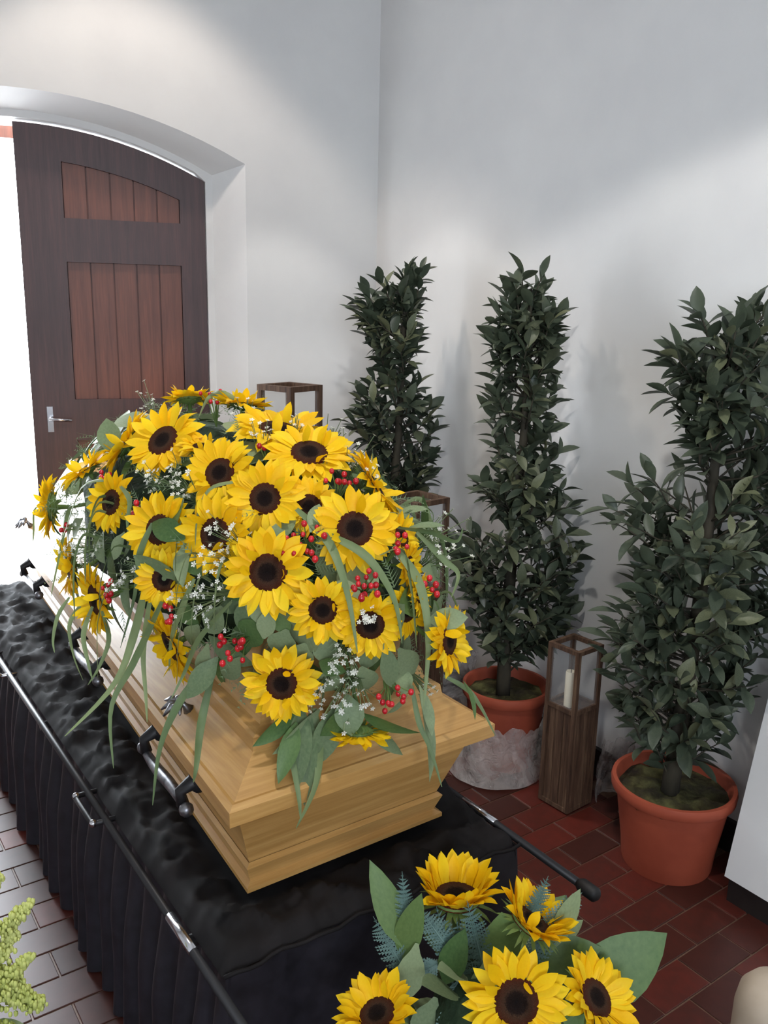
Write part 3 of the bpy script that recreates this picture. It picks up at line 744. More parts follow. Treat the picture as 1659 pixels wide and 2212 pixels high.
LEAVES = [
    ((0.64, 1.985, 1.264), (0.622, 1.998, 1.35), 0.07),
    ((0.617, 1.524, 1.173), (0.58, 1.632, 1.195), 0.049),
    ((0.74, 1.455, 1.222), (0.698, 1.411, 1.165), 0.062),
    ((0.843, 1.53, 1.311), (0.801, 1.522, 1.306), 0.028),
    ((0.771, 1.314, 1.213), (0.806, 1.341, 1.26), 0.029),
    ((0.916, 1.152, 1.067), (0.965, 1.095, 1.08), 0.042),
    ((0.836, 1.167, 1.035), (0.858, 1.166, 0.941), 0.036),
    ((0.877, 1.18, 1.012), (0.926, 1.187, 0.944), 0.05),
    ((0.759, 1.26, 1.037), (0.774, 1.237, 0.98), 0.05),
    ((0.754, 1.253, 0.987), (0.784, 1.214, 0.972), 0.038),
    ((0.681, 1.381, 1.086), (0.662, 1.383, 1.008), 0.047),
    ((0.645, 1.424, 1.062), (0.623, 1.451, 1.002), 0.052),
    ((0.686, 1.337, 1.018), (0.689, 1.322, 1.076), 0.037),
    ((0.729, 1.276, 0.903), (0.679, 1.204, 0.795), 0.051),
    ((0.761, 1.262, 0.891), (0.666, 1.231, 0.831), 0.043),
    ((0.807, 1.209, 0.91), (0.742, 1.214, 0.853), 0.051),
    ((0.821, 1.214, 0.886), (0.887, 1.13, 0.848), 0.038),
    ((0.857, 1.235, 0.848), (0.881, 1.177, 0.791), 0.035),
    ((0.687, 1.356, 1.047), (0.663, 1.386, 0.988), 0.06),
    ((0.719, 1.308, 1.039), (0.704, 1.316, 0.985), 0.059),
    ((0.741, 1.279, 1.017), (0.727, 1.289, 0.971), 0.05),
    ((0.778, 1.243, 0.976), (0.773, 1.267, 0.914), 0.05),
    ((0.82, 1.215, 0.977), (0.847, 1.223, 0.912), 0.05),
    ((0.891, 1.199, 0.966), (0.888, 1.164, 0.925), 0.048),
    ((0.665, 1.391, 0.967), (0.65, 1.443, 0.904), 0.044),
    ((0.621, 1.479, 1.012), (0.608, 1.52, 0.953), 0.044),
    ((0.709, 1.343, 1.083), (0.715, 1.302, 1.032), 0.051),
    ((0.717, 1.272, 0.898), (0.629, 1.248, 0.852), 0.034),
    ((0.741, 1.263, 0.886), (0.687, 1.194, 0.751), 0.039),
    ((0.709, 1.257, 0.879), (0.649, 1.209, 0.802), 0.037),
    ((0.773, 1.234, 0.899), (0.73, 1.211, 0.803), 0.052),
    ((0.922, 1.172, 0.914), (0.927, 1.101, 0.766), 0.024),
    ((0.79, 1.214, 0.93), (0.778, 1.179, 0.867), 0.055),
    ((0.925, 1.211, 0.897), (0.881, 1.209, 0.867), 0.026),
    ((0.915, 1.164, 0.937), (0.917, 1.114, 0.856), 0.027),
    ((1.014, 1.156, 0.925), (1.022, 1.108, 0.867), 0.019),
    ((0.587, 1.964, 1.19), (0.56, 1.92, 1.148), 0.058),
    ((0.623, 1.442, 0.986), (0.62, 1.486, 0.866), 0.04),
    ((0.638, 1.434, 0.958), (0.571, 1.436, 0.888), 0.044),
    ((0.579, 1.681, 1.107), (0.593, 1.634, 1.145), 0.042),
    ((0.725, 1.318, 1.097), (0.744, 1.301, 1.133), 0.034),
    ((0.964, 1.231, 1.134), (1.035, 1.241, 1.101), 0.044),
    ((0.791, 1.594, 1.305), (0.84, 1.646, 1.343), 0.038),
    ((0.795, 1.7, 1.329), (0.735, 1.651, 1.301), 0.04),
    ((0.625, 1.546, 1.134), (0.632, 1.475, 1.114), 0.04),
    ((0.604, 1.548, 1.042), (0.615, 1.485, 1.011), 0.045),
    ((0.876, 1.513, 1.301), (0.868, 1.427, 1.278), 0.038),
    ((0.746, 1.392, 1.19), (0.753, 1.333, 1.167), 0.043),
    ((0.58, 1.763, 1.138), (0.554, 1.785, 1.075), 0.039),
    ((0.562, 2.001, 1.12), (0.546, 2.07, 1.062), 0.043),
    ((0.716, 1.943, 1.324), (0.717, 2.031, 1.369), 0.028),
    ((0.969, 1.316, 1.224), (1.003, 1.273, 1.247), 0.023),
    ((0.963, 1.277, 1.205), (1.009, 1.223, 1.22), 0.018),
]
GRASS = [
    ((0.721, 1.513, 1.277), (0.68, 1.543, 1.262), (0.645, 1.525, 1.219), (0.623, 1.49, 1.166)),
    ((0.772, 1.367, 1.246), (0.785, 1.274, 1.203), (0.781, 1.204, 1.128), (0.782, 1.171, 1.028)),
    ((0.79, 1.298, 1.214), (0.831, 1.223, 1.183), (0.851, 1.163, 1.119), (0.853, 1.137, 1.041)),
    ((0.894, 1.226, 1.191), (0.91, 1.167, 1.134), (0.908, 1.133, 1.04), (0.887, 1.113, 0.919)),
    ((0.859, 1.219, 1.18), (0.904, 1.211, 1.184), (0.888, 1.159, 1.122), (0.882, 1.132, 1.028)),
    ((0.895, 1.16, 0.943), (0.894, 1.134, 0.881), (0.905, 1.111, 0.833), (0.914, 1.086, 0.768)),
    ((0.717, 1.272, 0.898), (0.689, 1.238, 0.839), (0.678, 1.194, 0.773), (0.676, 1.184, 0.733)),
    ((0.753, 1.267, 0.891), (0.741, 1.23, 0.827), (0.711, 1.194, 0.78), (0.675, 1.199, 0.707)),
    ((0.57, 1.605, 1.089), (0.547, 1.636, 0.957), (0.501, 1.64, 0.855), (0.408, 1.676, 0.752)),
    ((0.577, 1.553, 1.045), (0.532, 1.6, 0.913), (0.484, 1.608, 0.822), (0.474, 1.581, 0.705)),
    ((0.572, 1.586, 1.075), (0.556, 1.61, 0.934), (0.549, 1.589, 0.843), (0.545, 1.576, 0.788)),
    ((0.62, 1.46, 0.933), (0.565, 1.468, 0.858), (0.53, 1.47, 0.78), (0.507, 1.457, 0.676)),
    ((0.63, 1.439, 0.929), (0.598, 1.426, 0.838), (0.56, 1.363, 0.792), (0.551, 1.359, 0.759)),
    ((0.541, 1.964, 0.93), (0.506, 1.965, 0.88), (0.506, 1.943, 0.807), (0.517, 1.92, 0.755)),
    ((0.559, 2.153, 0.883), (0.528, 2.153, 0.84), (0.511, 2.148, 0.783), (0.51, 2.139, 0.749)),
    ((0.539, 1.887, 0.942), (0.513, 1.879, 0.884), (0.514, 1.861, 0.823), (0.518, 1.846, 0.783)),
    ((0.541, 1.826, 0.949), (0.559, 1.845, 0.874), (0.534, 1.845, 0.813), (0.508, 1.851, 0.772)),
    ((0.551, 1.993, 1.156), (0.543, 2.043, 1.136), (0.529, 2.069, 1.053), (0.491, 2.058, 0.923)),
    ((0.594, 1.821, 1.226), (0.588, 1.747, 1.21), (0.571, 1.717, 1.169), (0.563, 1.673, 1.131)),
    ((0.595, 1.853, 1.231), (0.548, 1.933, 1.211), (0.515, 1.987, 1.096), (0.487, 1.991, 1.044)),
    ((0.596, 1.639, 1.182), (0.566, 1.64, 1.119), (0.553, 1.642, 1.033), (0.533, 1.685, 0.913)),
    ((0.962, 1.292, 1.229), (1.018, 1.306, 1.234), (1.035, 1.291, 1.221), (1.012, 1.267, 1.192)),
    ((0.927, 1.258, 1.214), (1.001, 1.253, 1.196), (1.039, 1.222, 1.18), (1.052, 1.219, 1.206)),
    ((0.968, 1.254, 1.201), (1.012, 1.222, 1.147), (1.03, 1.201, 1.122), (0.992, 1.173, 1.091)),
    ((0.643, 1.379, 1.085), (0.603, 1.437, 1.002), (0.592, 1.484, 0.922), (0.564, 1.489, 0.869)),
    ((0.612, 1.473, 1.108), (0.59, 1.491, 1.043), (0.584, 1.528, 0.975), (0.59, 1.563, 0.893)),
    ((1.006, 1.202, 0.919), (1.035, 1.165, 0.898), (1.053, 1.142, 0.863), (1.069, 1.116, 0.812)),
    ((0.901, 1.859, 1.389), (0.864, 1.881, 1.41), (0.857, 1.944, 1.393), (0.776, 1.814, 1.367)),
    ((0.578, 2.402, 1.073), (0.549, 2.409, 1.061), (0.541, 2.4, 1.013), (0.536, 2.394, 0.976)),
]
TREES = [
    ((2.0, 2.78), [(1.804, 0.048, 0.092), (1.728, 0.015, 0.139), (1.659, -0.153, 0.097), (1.589, -0.178, 0.143), (1.519, -0.142, 0.137), (1.449, -0.105, 0.121), (1.377, -0.103, 0.159), (1.287, -0.157, 0.163), (1.214, -0.22, 0.192), (1.14, -0.192, 0.214), (1.047, -0.098, 0.198), (0.953, -0.078, 0.202), (0.838, -0.076, 0.178)]),
    ((2.06, 2.11), [(1.784, -0.055, 0.005), (1.719, -0.081, 0.084), (1.646, -0.131, 0.112), (1.572, -0.135, 0.147), (1.497, -0.139, 0.137), (1.421, -0.15, 0.15), (1.345, -0.17, 0.163), (1.267, -0.151, 0.099), (1.173, -0.139, 0.144), (1.109, -0.175, 0.172), (1.028, -0.18, 0.209), (0.947, -0.168, 0.215), (0.864, -0.221, 0.278), (0.78, -0.25, 0.308), (0.696, -0.255, 0.258), (0.61, -0.211, 0.256), (0.523, -0.167, 0.246), (0.453, -0.081, 0.085)]),
    ((2.06, 1.384), [(1.679, -0.012, 0.084), (1.626, -0.091, 0.138), (1.567, -0.122, 0.182), (1.495, -0.182, 0.216), (1.434, -0.195, 0.236), (1.373, -0.121, 0.244), (1.31, -0.096, 0.253), (1.222, -0.113, 0.264), (1.158, -0.246, 0.247), (1.067, -0.309, 0.285), (0.987, -0.238, 0.295), (0.893, -0.224, 0.256), (0.825, -0.166, 0.291), (0.756, -0.285, 0.287), (0.685, -0.286, 0.282), (0.614, -0.228, 0.251), (0.542, -0.236, 0.234), (0.455, -0.188, 0.217), (0.396, -0.102, 0.17)]),
]
potted_tree(TREES[0][0], TREES[0][1], 0.15, 0.28, 'bay tree nearest the corner and the door, its top shoot leaning right', 11, 112, 0.05)
potted_tree(TREES[1][0], TREES[1][1], 0.158, 0.30, 'middle bay tree, its pot standing in crumpled plastic film', 23, 165)
potted_tree(TREES[2][0], TREES[2][1], 0.178, 0.27, 'bay tree closest to the viewer, in the fully visible terracotta pot', 37, 185, 0.03)

# ------------------------------------------------------------------ lanterns
def lantern(c, side, h, hb, rot, label, post=0.014):
    root = empty('wooden_lantern', (c[0], c[1], 0.009), label, 'lantern', 'tall wooden lanterns', rot)
    a = side / 2
    for sx in (-1, 1):
        for sy in (-1, 1):
            x, y = sx * (a - post / 2), sy * (a - post / 2)
            MB().box((x - post / 2, y - post / 2, 0), (x + post / 2, y + post / 2, h)).build('post', M_LANT, root)
    for nm, z0, z1 in (('top_rail', h - post, h), ('middle_rail', hb - post * .6, hb + post * .4), ('bottom_rail', 0.0, post)):
        for k in range(4):
            mx = Matrix.Rotation(k * math.pi / 2, 4, 'Z')
            MB().box((-a + post, -a, z0), (a - post, -a + post, z1), mx).build(nm, M_LANT, root)
    MB().box((-a + post, -a + post, hb - .012), (a - post, a - post, hb - .004)).build('shelf', M_LANT, root)
    for k in range(4):
        mx = Matrix.Rotation(k * math.pi / 2, 4, 'Z'); w = (side - 2 * post) / 3
        for i in range(3):
            xx = -a + post + w * i; off = 0.003 + 0.002 * ((i + k) % 2)
            MB().box((xx + .0012, -a + off, post), (xx + w - .0012, -a + off + .006, hb - post * .6), mx).build('plank', M_LANT, root)
        MB().box((-a + post, -a + post * .45, hb + post * .4), (a - post, -a + post * .45 + .002, h - post), mx).build('pane', M_GLASS, root)
    return root
lantern((1.70, 3.06), 0.185, 1.30, 0.82, 0.30, 'tallest wooden lantern, standing behind the spray near the door', 0.022)
lantern((1.865, 2.42), 0.168, 0.945, 0.60, 0.12, 'medium wooden lantern between the spray and the middle bay tree', 0.018)
lantern((2.035, 1.775), 0.125, 0.565, 0.355, 0.06, 'smallest wooden lantern, with a cream candle, between two terracotta pots', 0.014)
cnd = empty('candle', (2.007, 1.764, 0.365), 'slim cream candle inside the smallest lantern', 'candle')
MB().lathe([(0.0005, 0), (0.0165, 0), (0.0165, 0.118), (0.0145, 0.122), (0.006, 0.116), (0.0005, 0.115)], 20).build('wax', M_CANDLE, cnd, True, 40)
MB().tube([(0, 0, .11), (0.001, 0, .122), (0.003, 0, .13)], 0.0013, 6).build('wick', M_WICK, cnd)

# ------------------------------------------------------------------ plastic film
def film(name, label, fn, nu, nv):
    m = MB()
    for j in range(nv + 1):
        for i in range(nu + 1): m.v.append(tuple(fn(i / nu, j / nv)))
    for j in range(nv):
        for i in range(nu):
            a = j * (nu + 1) + i; m.f.append((a, a + 1, a + nu + 2, a + nu + 1)); m.mi.append(0)
    o = m.build(name, M_FILM, None, True); tag(o, label, 'plastic')
def ridge(x, y): return abs(nz(x, y)) + 0.5 * abs(nz(x * 2.3 + 5, y * 2.3))
def f1(u, v):   # wrapped round the foot of the middle pot
    g = u * 2 * math.pi; c = (2.06, 2.11)
    r = 0.140 + 0.10 * v ** 1.3 * (0.75 + 0.35 * math.sin(g * 2 + .7)) + 0.050 * ridge(math.cos(g) * 1.6, math.sin(g) * 1.6 + v * 1.2) * (0.15 + v * (1 - v) * 2)
    z = 0.012 + 0.15 * (1 - v) ** 1.2 + 0.05 * ridge(math.cos(g) * 1.8 + 9, math.sin(g) * 1.8 + v * 1.5) * (1 - v)
    x = c[0] + r * math.cos(g); y = c[1] + r * math.sin(g)
    return (min(x, WX - 0.024), y, z)
film('plastic_film', 'crumpled clear plastic film wrapped around the foot of the middle pot', f1, 150, 22)
def f2(u, v):   # upright bundle between the small lantern and the front pot
    g = -math.pi * .75 + u * math.pi * 1.6
    r = 0.055 * (1 - .25 * v) + 0.04 * ridge(math.cos(g) * 1.7 + 2, math.sin(g) * 1.7 + v * 1.5) * (0.4 + v * (1 - v) * 2)
    z = 0.012 + 0.21 * v + 0.03 * nz(g * 1.2, v * 4) * v
    return (min(2.165 + r * math.cos(g), WX - .022), 1.668 + r * math.sin(g) * 1.1, z)
film('plastic_film', 'upright scrunched plastic film between the smallest lantern and the front pot', f2, 70, 40)
def f3(u, v):   # sheet bunched behind the coffin, left of the middle pot
    y = 2.29 + 0.16 * u; x = 2.06 + 0.06 * math.sin(u * 5) + 0.06 * ridge(u * 4, v * 4) - .04 * v
    return (min(x, WX - .03), y, 0.012 + 0.34 * v + 0.04 * nz(u * 4, v * 3) * v)

film('plastic_film', 'crumpled plastic film rising left of the middle pot, behind the rightmost sunflower', f3, 40, 50)

# ------------------------------------------------------------------ sunflowers
def disc_mesh():
    m = MB(); n = 32; R_ = 0.47; rings = 7
    for i in range(rings + 1):
        t = i / rings; r = R_ * max(t, .004); z = 0.055 * math.sin(math.pi * min(1, t * 1.02)) * (0.4 + t) - 0.05 * (t > .99)
        for k in range(n):
            g = 2 * math.pi * k / n; rr = r * (1 + (0.04 * math.sin(k * math.pi) if i == rings else 0)); m.v.append((rr * math.cos(g), rr * math.sin(g), z))
    for i in range(rings):
        for k in range(n): m.f.append((i * n + k, i * n + (k + 1) % n, (i + 1) * n + (k + 1) % n, (i + 1) * n + k)); m.mi.append(0)
    return m.mesh('disc_shape', M_DISC, True)
DISC = disc_mesh()
def calyx_mesh():
    m = MB(); m.lathe([(0.05, -0.24), (0.22, -0.20), (0.40, -0.10), (0.47, -0.03), (0.44, 0.0)], 20)
    r_ = random.Random(3)
    for k in range(22):
        g = 2 * math.pi * k / 22 + r_.uniform(-.1, .1); d = Vector((math.cos(g), math.sin(g), 0)); s = Vector((-d.y, d.x, 0)); L = r_.uniform(.22, .42); dz = r_.uniform(-.25, .02)
        a = d * .40 + Vector((0, 0, -.10)); b = a + d * L * .6 + Vector((0, 0, dz * .4)); c = a + d * L + Vector((0, 0, dz))
        m.add([a - s * .06, a + s * .06, b + s * .04, b - s * .04, c], [(0, 1, 2, 3), (3, 2, 4)])
    return m.mesh('calyx_shape', M_CALYX, True)
CALYX = calyx_mesh()
def sunflower(p, n, R_, label, group, root_to, seed, inner=0.10, stem=True, cup=0.0):
    r = random.Random(seed); n = Vector(n).normalized(); p = Vector(p)
    root = empty('sunflower', p, label, 'flower', group)
    x = n.orthogonal().normalized(); x.rotate(Quaternion(n, r.random() * 6.28)); y = n.cross(x)
    FR = Matrix(((x.x, y.x, n.x, 0), (x.y, y.y, n.y, 0), (x.z, y.z, n.z, 0), (0, 0, 0, 1)))
    S = Matrix.Scale(R_, 4)
    put('disc', DISC, root, FR @ S); put('calyx', CALYX, root, FR @ S)
    N1, N2 = 22, 20; g0 = r.random()
    for k in range(N1 + N2):
        back = k < N1
        g = (2 * math.pi * (k + g0) / N1 if back else 2 * math.pi * (k - N1 + .5 + g0) / N2) + r.uniform(-.08, .08)
        el = r.uniform(-.05, .22) if back else r.uniform(.14, .48)
        L = (0.64 if back else 0.60) * r.uniform(.86, 1.1)
        el += cup
        if not back and r.random() < inner: el = r.uniform(.9, 1.6); L *= .85
        M_ = Matrix.Rotation(g, 4, 'Z') @ Matrix.Translation((0.385, 0, -0.03 if back else 0.0)) @ Matrix.Rotation(-el, 4, 'Y') @ Matrix.Rotation(r.uniform(-.25, .25), 4, 'X') @ Matrix.Diagonal((L, L * r.uniform(.95, 1.2), L, 1))
        put('petal', PET[r.randint(0, 2)], root, FR @ S @ M_)
    if stem:
        e = Vector(root_to) - p; m = MB(); L = min(e.length, .26); a = -n * R_ * .2; b = -n * R_ * .9; c = b.lerp(e, min(1, L / max(e.length, .01)))
        m.tube([a, a.lerp(b, .6), b.lerp(c, .4), c], [R_ * .09, R_ * .07, R_ * .06, R_ * .055], 7); m.build('stem', M_CALYX, root, True)
    return root
EC = Vector((0.899, 1.966, 1.027)); ER = Vector((0.361, 0.804, 0.354))
for i, (p, n, R_, lab) in enumerate(SPRAY_FLOWERS):
    pv = Vector(p); core = EC + Vector(((pv.x - EC.x) * .45, (pv.y - EC.y) * .7, 0.08))
    sunflower(p, n, R_ * 1.12, lab, 'sunflowers in the coffin spray', core, 100 + i, 0.22 if i in (6, 8, 17, 18, 21, 27) else 0.10)

# ------------------------------------------------------------------ coffin spray: foam, leaves, grasses, white sprigs
spray = empty('coffin_spray', (EC.x, EC.y, 1.046), 'mound of green foliage, hanging grasses and white sprigs on the coffin lid', 'floral spray')
SL = -Vector(spray.location)
def surf(d, s=1.0): return EC + Vector((d.x * ER.x, d.y * ER.y, d.z * ER.z)) * s
m = MB(); nu, nv = 48, 16
for j in range(nv + 1):
    for i in range(nu):
        th = (j / nv) * math.pi * 0.60; g = 2 * math.pi * i / nu
        d = Vector((math.sin(th) * math.cos(g), math.sin(th) * math.sin(g), math.cos(th)))
        s = 0.80 + 0.10 * nz(d.x * 5, d.y * 5, d.z * 5); p = surf(d, s); m.v.append(tuple(p))
for j in range(nv):
    for i in range(nu): m.f.append((j * nu + i, j * nu + (i + 1) % nu, (j + 1) * nu + (i + 1) % nu, (j + 1) * nu + i)); m.mi.append(0)
m.build('foam_core', M_FOAM, spray, True, loc=SL)
r5 = random.Random(5)
for b, t, w in LEAVES:
    b, t = Vector(b), Vector(t); L = (t - b).length; L = max(L, .05); nrm = Vector(((b.x - EC.x) / ER.x ** 2, (b.y - EC.y) / ER.y ** 2, (b.z - EC.z) / ER.z ** 2)).normalized() + Vector((0, -.3, .1))
    k = r5.choice((0, 1, 2)); hw = (0.24, 0.28, 0.36)[k]
    put('leaf', LEAF_G[k], spray, frame_matrix(b + SL, t - b, nrm, L, w / (2 * hw), L))
cnt = 0
while cnt < 240:
    g = r5.uniform(0, 2 * math.pi); cz = r5.uniform(-.42, 1.0); sz = math.sqrt(1 - cz * cz); d = Vector((sz * math.cos(g), sz * math.sin(g), cz))
    if cz < -.1 and d.y > .2: continue
    p = surf(d, r5.uniform(.84, .97)); nrm = Vector((d.x / ER.x, d.y / ER.y, d.z / ER.z)).normalized()
    if p.z < 0.84: continue
    tdir = nrm.orthogonal().normalized(); tdir.rotate(Quaternion(nrm, r5.random() * 6.28)); tdir = tdir + nrm * r5.uniform(.05, .7) + Vector((0, 0, -.35))
    L = r5.uniform(.07, .13); k = r5.randint(0, 4)
    put('leaf', LEAF_G[k], spray, frame_matrix(p + SL, tdir, nrm, L, L * r5.uniform(.9, 1.2), L)); cnt += 1
# fine fern fronds: too many to count
m = MB()
for k in range(520):
    g = r5.uniform(0, 2 * math.pi); cz = r5.uniform(-.35, 1.0); sz = math.sqrt(1 - cz * cz); d = Vector((sz * math.cos(g), sz * math.sin(g), cz)); p = surf(d, r5.uniform(.85, .98))
    if p.z < 0.86: continue
    nrm = Vector((d.x / ER.x, d.y / ER.y, d.z / ER.z)).normalized(); t = nrm.orthogonal().normalized(); t.rotate(Quaternion(nrm, r5.random() * 6.28)); t = (t + nrm * r5.uniform(.2, 1) + Vector((0, 0, -.2))).normalized(); s = t.cross(nrm).normalized()
    L = r5.uniform(.05, .11)
    for i in range(9):
        f = i / 9; a = p + t * L * f - Vector((0, 0, .02 * f * f)); ll = .018 * (1.1 - f)
        for sg in (-1, 1):
            e = a + (s * sg + t * .7 + nrm * r5.uniform(-.3, .5)) * ll; w = t * .0016
            m.add([a - w, a + w, e], [(0, 1, 2)])
    w = s * .0012; m.add([p - w, p + w, p + t * L], [(0, 1, 2)])
tag(m.build('fern_fronds', M_FERN, spray, loc=SL), kind='stuff')
def bez(pts, n):
    out = []
    for i in range(n + 1):
        t = i / n; c = [Vector(p) for p in pts]
        seg = t * (len(c) - 1); k = min(len(c) - 2, int(seg)); u = seg - k
        p0 = c[max(0, k - 1)]; p1 = c[k]; p2 = c[k + 1]; p3 = c[min(len(c) - 1, k + 2)]
        out.append(0.5 * ((2 * p1) + (p2 - p0) * u + (2 * p0 - 5 * p1 + 4 * p2 - p3) * u * u + (3 * p1 - p0 - 3 * p2 + p3) * u ** 3))
    return out
def ribbon(pts, w, nseg=14, twist=0.6):
    c = bez(pts, nseg); m = MB(); a = None
    for i, p in enumerate(c):
        t = (c[min(i + 1, nseg)] - c[max(i - 1, 0)]).normalized()
        if a is None: a = (RT + UP * .3)
        a = (a - t * a.dot(t)).normalized(); ar = a.copy(); ar.rotate(Quaternion(t, twist * i / nseg))
        f = i / nseg; ww = w * min(1, 0.45 + f * 2.2) * (1 - max(0, f - .35) / .65) ** .75 + .0006; nn = t.cross(ar) * ww * .35
        m.v += [tuple(p - ar * ww), tuple(p - nn), tuple(p + ar * ww)]
    for i in range(nseg):
        for k in (0, 1): m.f.append((i * 3 + k, i * 3 + 3 + k, i * 3 + 4 + k, i * 3 + 1 + k)); m.mi.append(0)
    return m
for i, g in enumerate(GRASS):
    ribbon(g, r5.uniform(.0045, .008), 14, r5.uniform(-.8, .8)).build('grass_blade', M_GRASS, spray, True, loc=SL)
for i in range(26):    # further thin blades arching out of the mound
    a = r5.choice((r5.uniform(-3.1, -2.15), r5.uniform(-.85, .15))); d = Vector((math.cos(a) * .95, math.sin(a) * .95, r5.uniform(-.1, .55))).normalized(); p = surf(d, .95)
    o = Vector((d.x, d.y * .7, 0)).normalized(); L = r5.uniform(.05, .09)
    ribbon([p, p + o * L * .6 + Vector((0, 0, .015)), p + o * L + Vector((0, 0, -.05)), p + o * L * 1.1 + Vector((0, 0, -.12 - r5.random() * .06))], r5.uniform(.003, .006), 12, .5).build('grass_blade', M_GRASS, spray, True, loc=SL)
def floret(m, c, nrm, s):
    nrm = nrm.normalized(); a = nrm.orthogonal().normalized(); b = nrm.cross(a)
    for k in range(5):
        g = k * 1.2566; d = a * math.cos(g) + b * math.sin(g); e = a * math.cos(g + 1.57) + b * math.sin(g + 1.57)
        m.add([c, c + d * s * .6 + e * s * .3 + nrm * s * .2, c + d * s + nrm * s * .25, c + d * s * .6 - e * s * .3 + nrm * s * .2], [(0, 1, 2, 3)], 1)
for p, r in WHITE_SPRIGS:
    p = Vector(p); nrm = Vector(((p.x - EC.x) / ER.x ** 2, (p.y - EC.y) / ER.y ** 2, (p.z - EC.z) / ER.z ** 2)).normalized(); base = p - nrm * .07; m = MB()
    for k in range(int(8 + r * 330)):
        c = p + Vector((r5.gauss(0, .5), r5.gauss(0, .5), r5.gauss(0, .5))) * r * .85; c += nrm * r5.uniform(-.01, .02)
        fk = base.lerp(p, .5) + (c - p) * .35; m.tube([base, fk, c], [.0012, .0009, .0007], 4, 0, False)
        floret(m, c, nrm + Vector((r5.uniform(-.6, .6), r5.uniform(-.6, .6), r5.uniform(-.3, .6))), r5.uniform(.0042, .0068))
    m.build('white_sprig', [M_GRASS, M_WHITE], spray, loc=SL)

# ------------------------------------------------------------------ berry sprigs
for p, r, n, lab in BERRIES:
    p = Vector(p); nrm = Vector(((p.x - EC.x) / ER.x ** 2, (p.y - EC.y) / ER.y ** 2, (p.z - EC.z) / ER.z ** 2)).normalized()
    root = empty('berry_sprig', p, lab, 'berries', 'red berry sprigs in the coffin spray'); st = MB(); base = -nrm * .07
    tv_ = nrm.orthogonal().normalized(); bv = nrm.cross(tv_)
    for k in range(n):
        rr = r * math.sqrt((k + .6) / n) * r5.uniform(.75, 1.15); g = k * 2.4 + r5.uniform(-.5, .5); c = tv_ * rr * math.cos(g) + bv * rr * math.sin(g) + nrm * r5.uniform(-.008, .014)
        st.tube([base, c * .4 - nrm * .02, c], [.0016, .0013, .001], 5, 0, False); bm = MB(); bm.ball((0, 0, 0), r5.uniform(.0045, .0064), 10, 6, 0, 1.15)
        bm.build('berry', M_BERRY, root, True, loc=c)
    st.build('stem', M_CALYX, root, True)

# ------------------------------------------------------------------ lower bouquet standing before the bier
BC = Vector((0.93, 0.92, 0.0))
bq = empty('bouquet', BC, 'leafy bouquet with blue-green fern fronds in front of the bier', 'bouquet')
for i, (p, n, R_, lab) in enumerate(BOUQUET_FLOWERS):
    sunflower(p, n, R_ * 1.12, lab, 'sunflowers in the lower bouquet', BC + Vector((0, 0, .28)), 300 + i, 0.3 if i < 2 else .12, True, (0.70, 0.62, 0.08, 0.25, 0.35)[i])
MB().lathe([(0.01, 0.012), (0.085, 0.012), (0.10, 0.05), (0.085, 0.22), (0.07, 0.30), (0.075, 0.33), (0.068, 0.33), (0.06, 0.29), (0.01, 0.28)], 32).build('vase', M_VASE, bq, True, 40)
BL2 = -BC
m = MB(); m.lathe([(0.005, 0.30), (0.09, 0.31), (0.12, 0.36), (0.12, 0.42), (0.08, 0.475), (0.005, 0.49)], 20)
m.v = [(x * (1 + .25 * nz(x * 20, y * 20, z * 20)), y * (1 + .25 * nz(x * 20 + 4, y * 20, z * 20)), z) for x, y, z in m.v]; m.build('foam_core', M_FOAM, bq, True)
BL_LEAVES = [((1.02, .83, .45), (1.165, .762, .565), .105), ((.80, 1.02, .52), (.757, 1.085, .672), .055), ((.79, 1.03, .50), (.80, 1.00, .64), .05), ((.80, 1.0, .55), (.777, 1.0, .44), .05), ((.97, .90, .50), (1.068, .822, .54), .07), ((.93, .92, .50), (.925, .925, .60), .075), ((.90, .93, .52), (.905, .92, .42), .07), ((.84, .97, .47), (.86, .95, .58), .05), ((1.0, .88, .52), (1.045, .862, .64), .035), ((.86, .93, .46), (.93, .86, .43), .05), ((.83, .98, .44), (.79, .97, .36), .06), ((1.0, .83, .44), (1.03, .79, .36), .06), ((.90, .85, .42), (.90, .80, .34), .06), ((.96, .84, .45), (1.0, .80, .43), .06)]
for b, t, w in BL_LEAVES:
    b, t = Vector(b), Vector(t); k = r5.choice((1, 1, 2)); hw = (0.24, 0.28, 0.36)[k]; L = (t - b).length
    put('leaf', LEAF_G[k], bq, frame_matrix(b + BL2, t - b, -FWD * .8 + UP * .5 + Vector((r5.uniform(-.3, .3), 0, 0)), L, w / (2 * hw), L * .5))
for k in range(46):
    g = r5.uniform(0, 6.28); p = Vector((math.cos(g) * r5.uniform(.05, .13), math.sin(g) * r5.uniform(.05, .13), r5.uniform(.33, .48))); d = Vector((math.cos(g), math.sin(g), r5.uniform(-.2, 1.0)))
    L = r5.uniform(.07, .12); put('leaf', LEAF_G[r5.randint(0, 2)], bq, frame_matrix(p, d, Vector((0, 0, 1)), L, L, L))
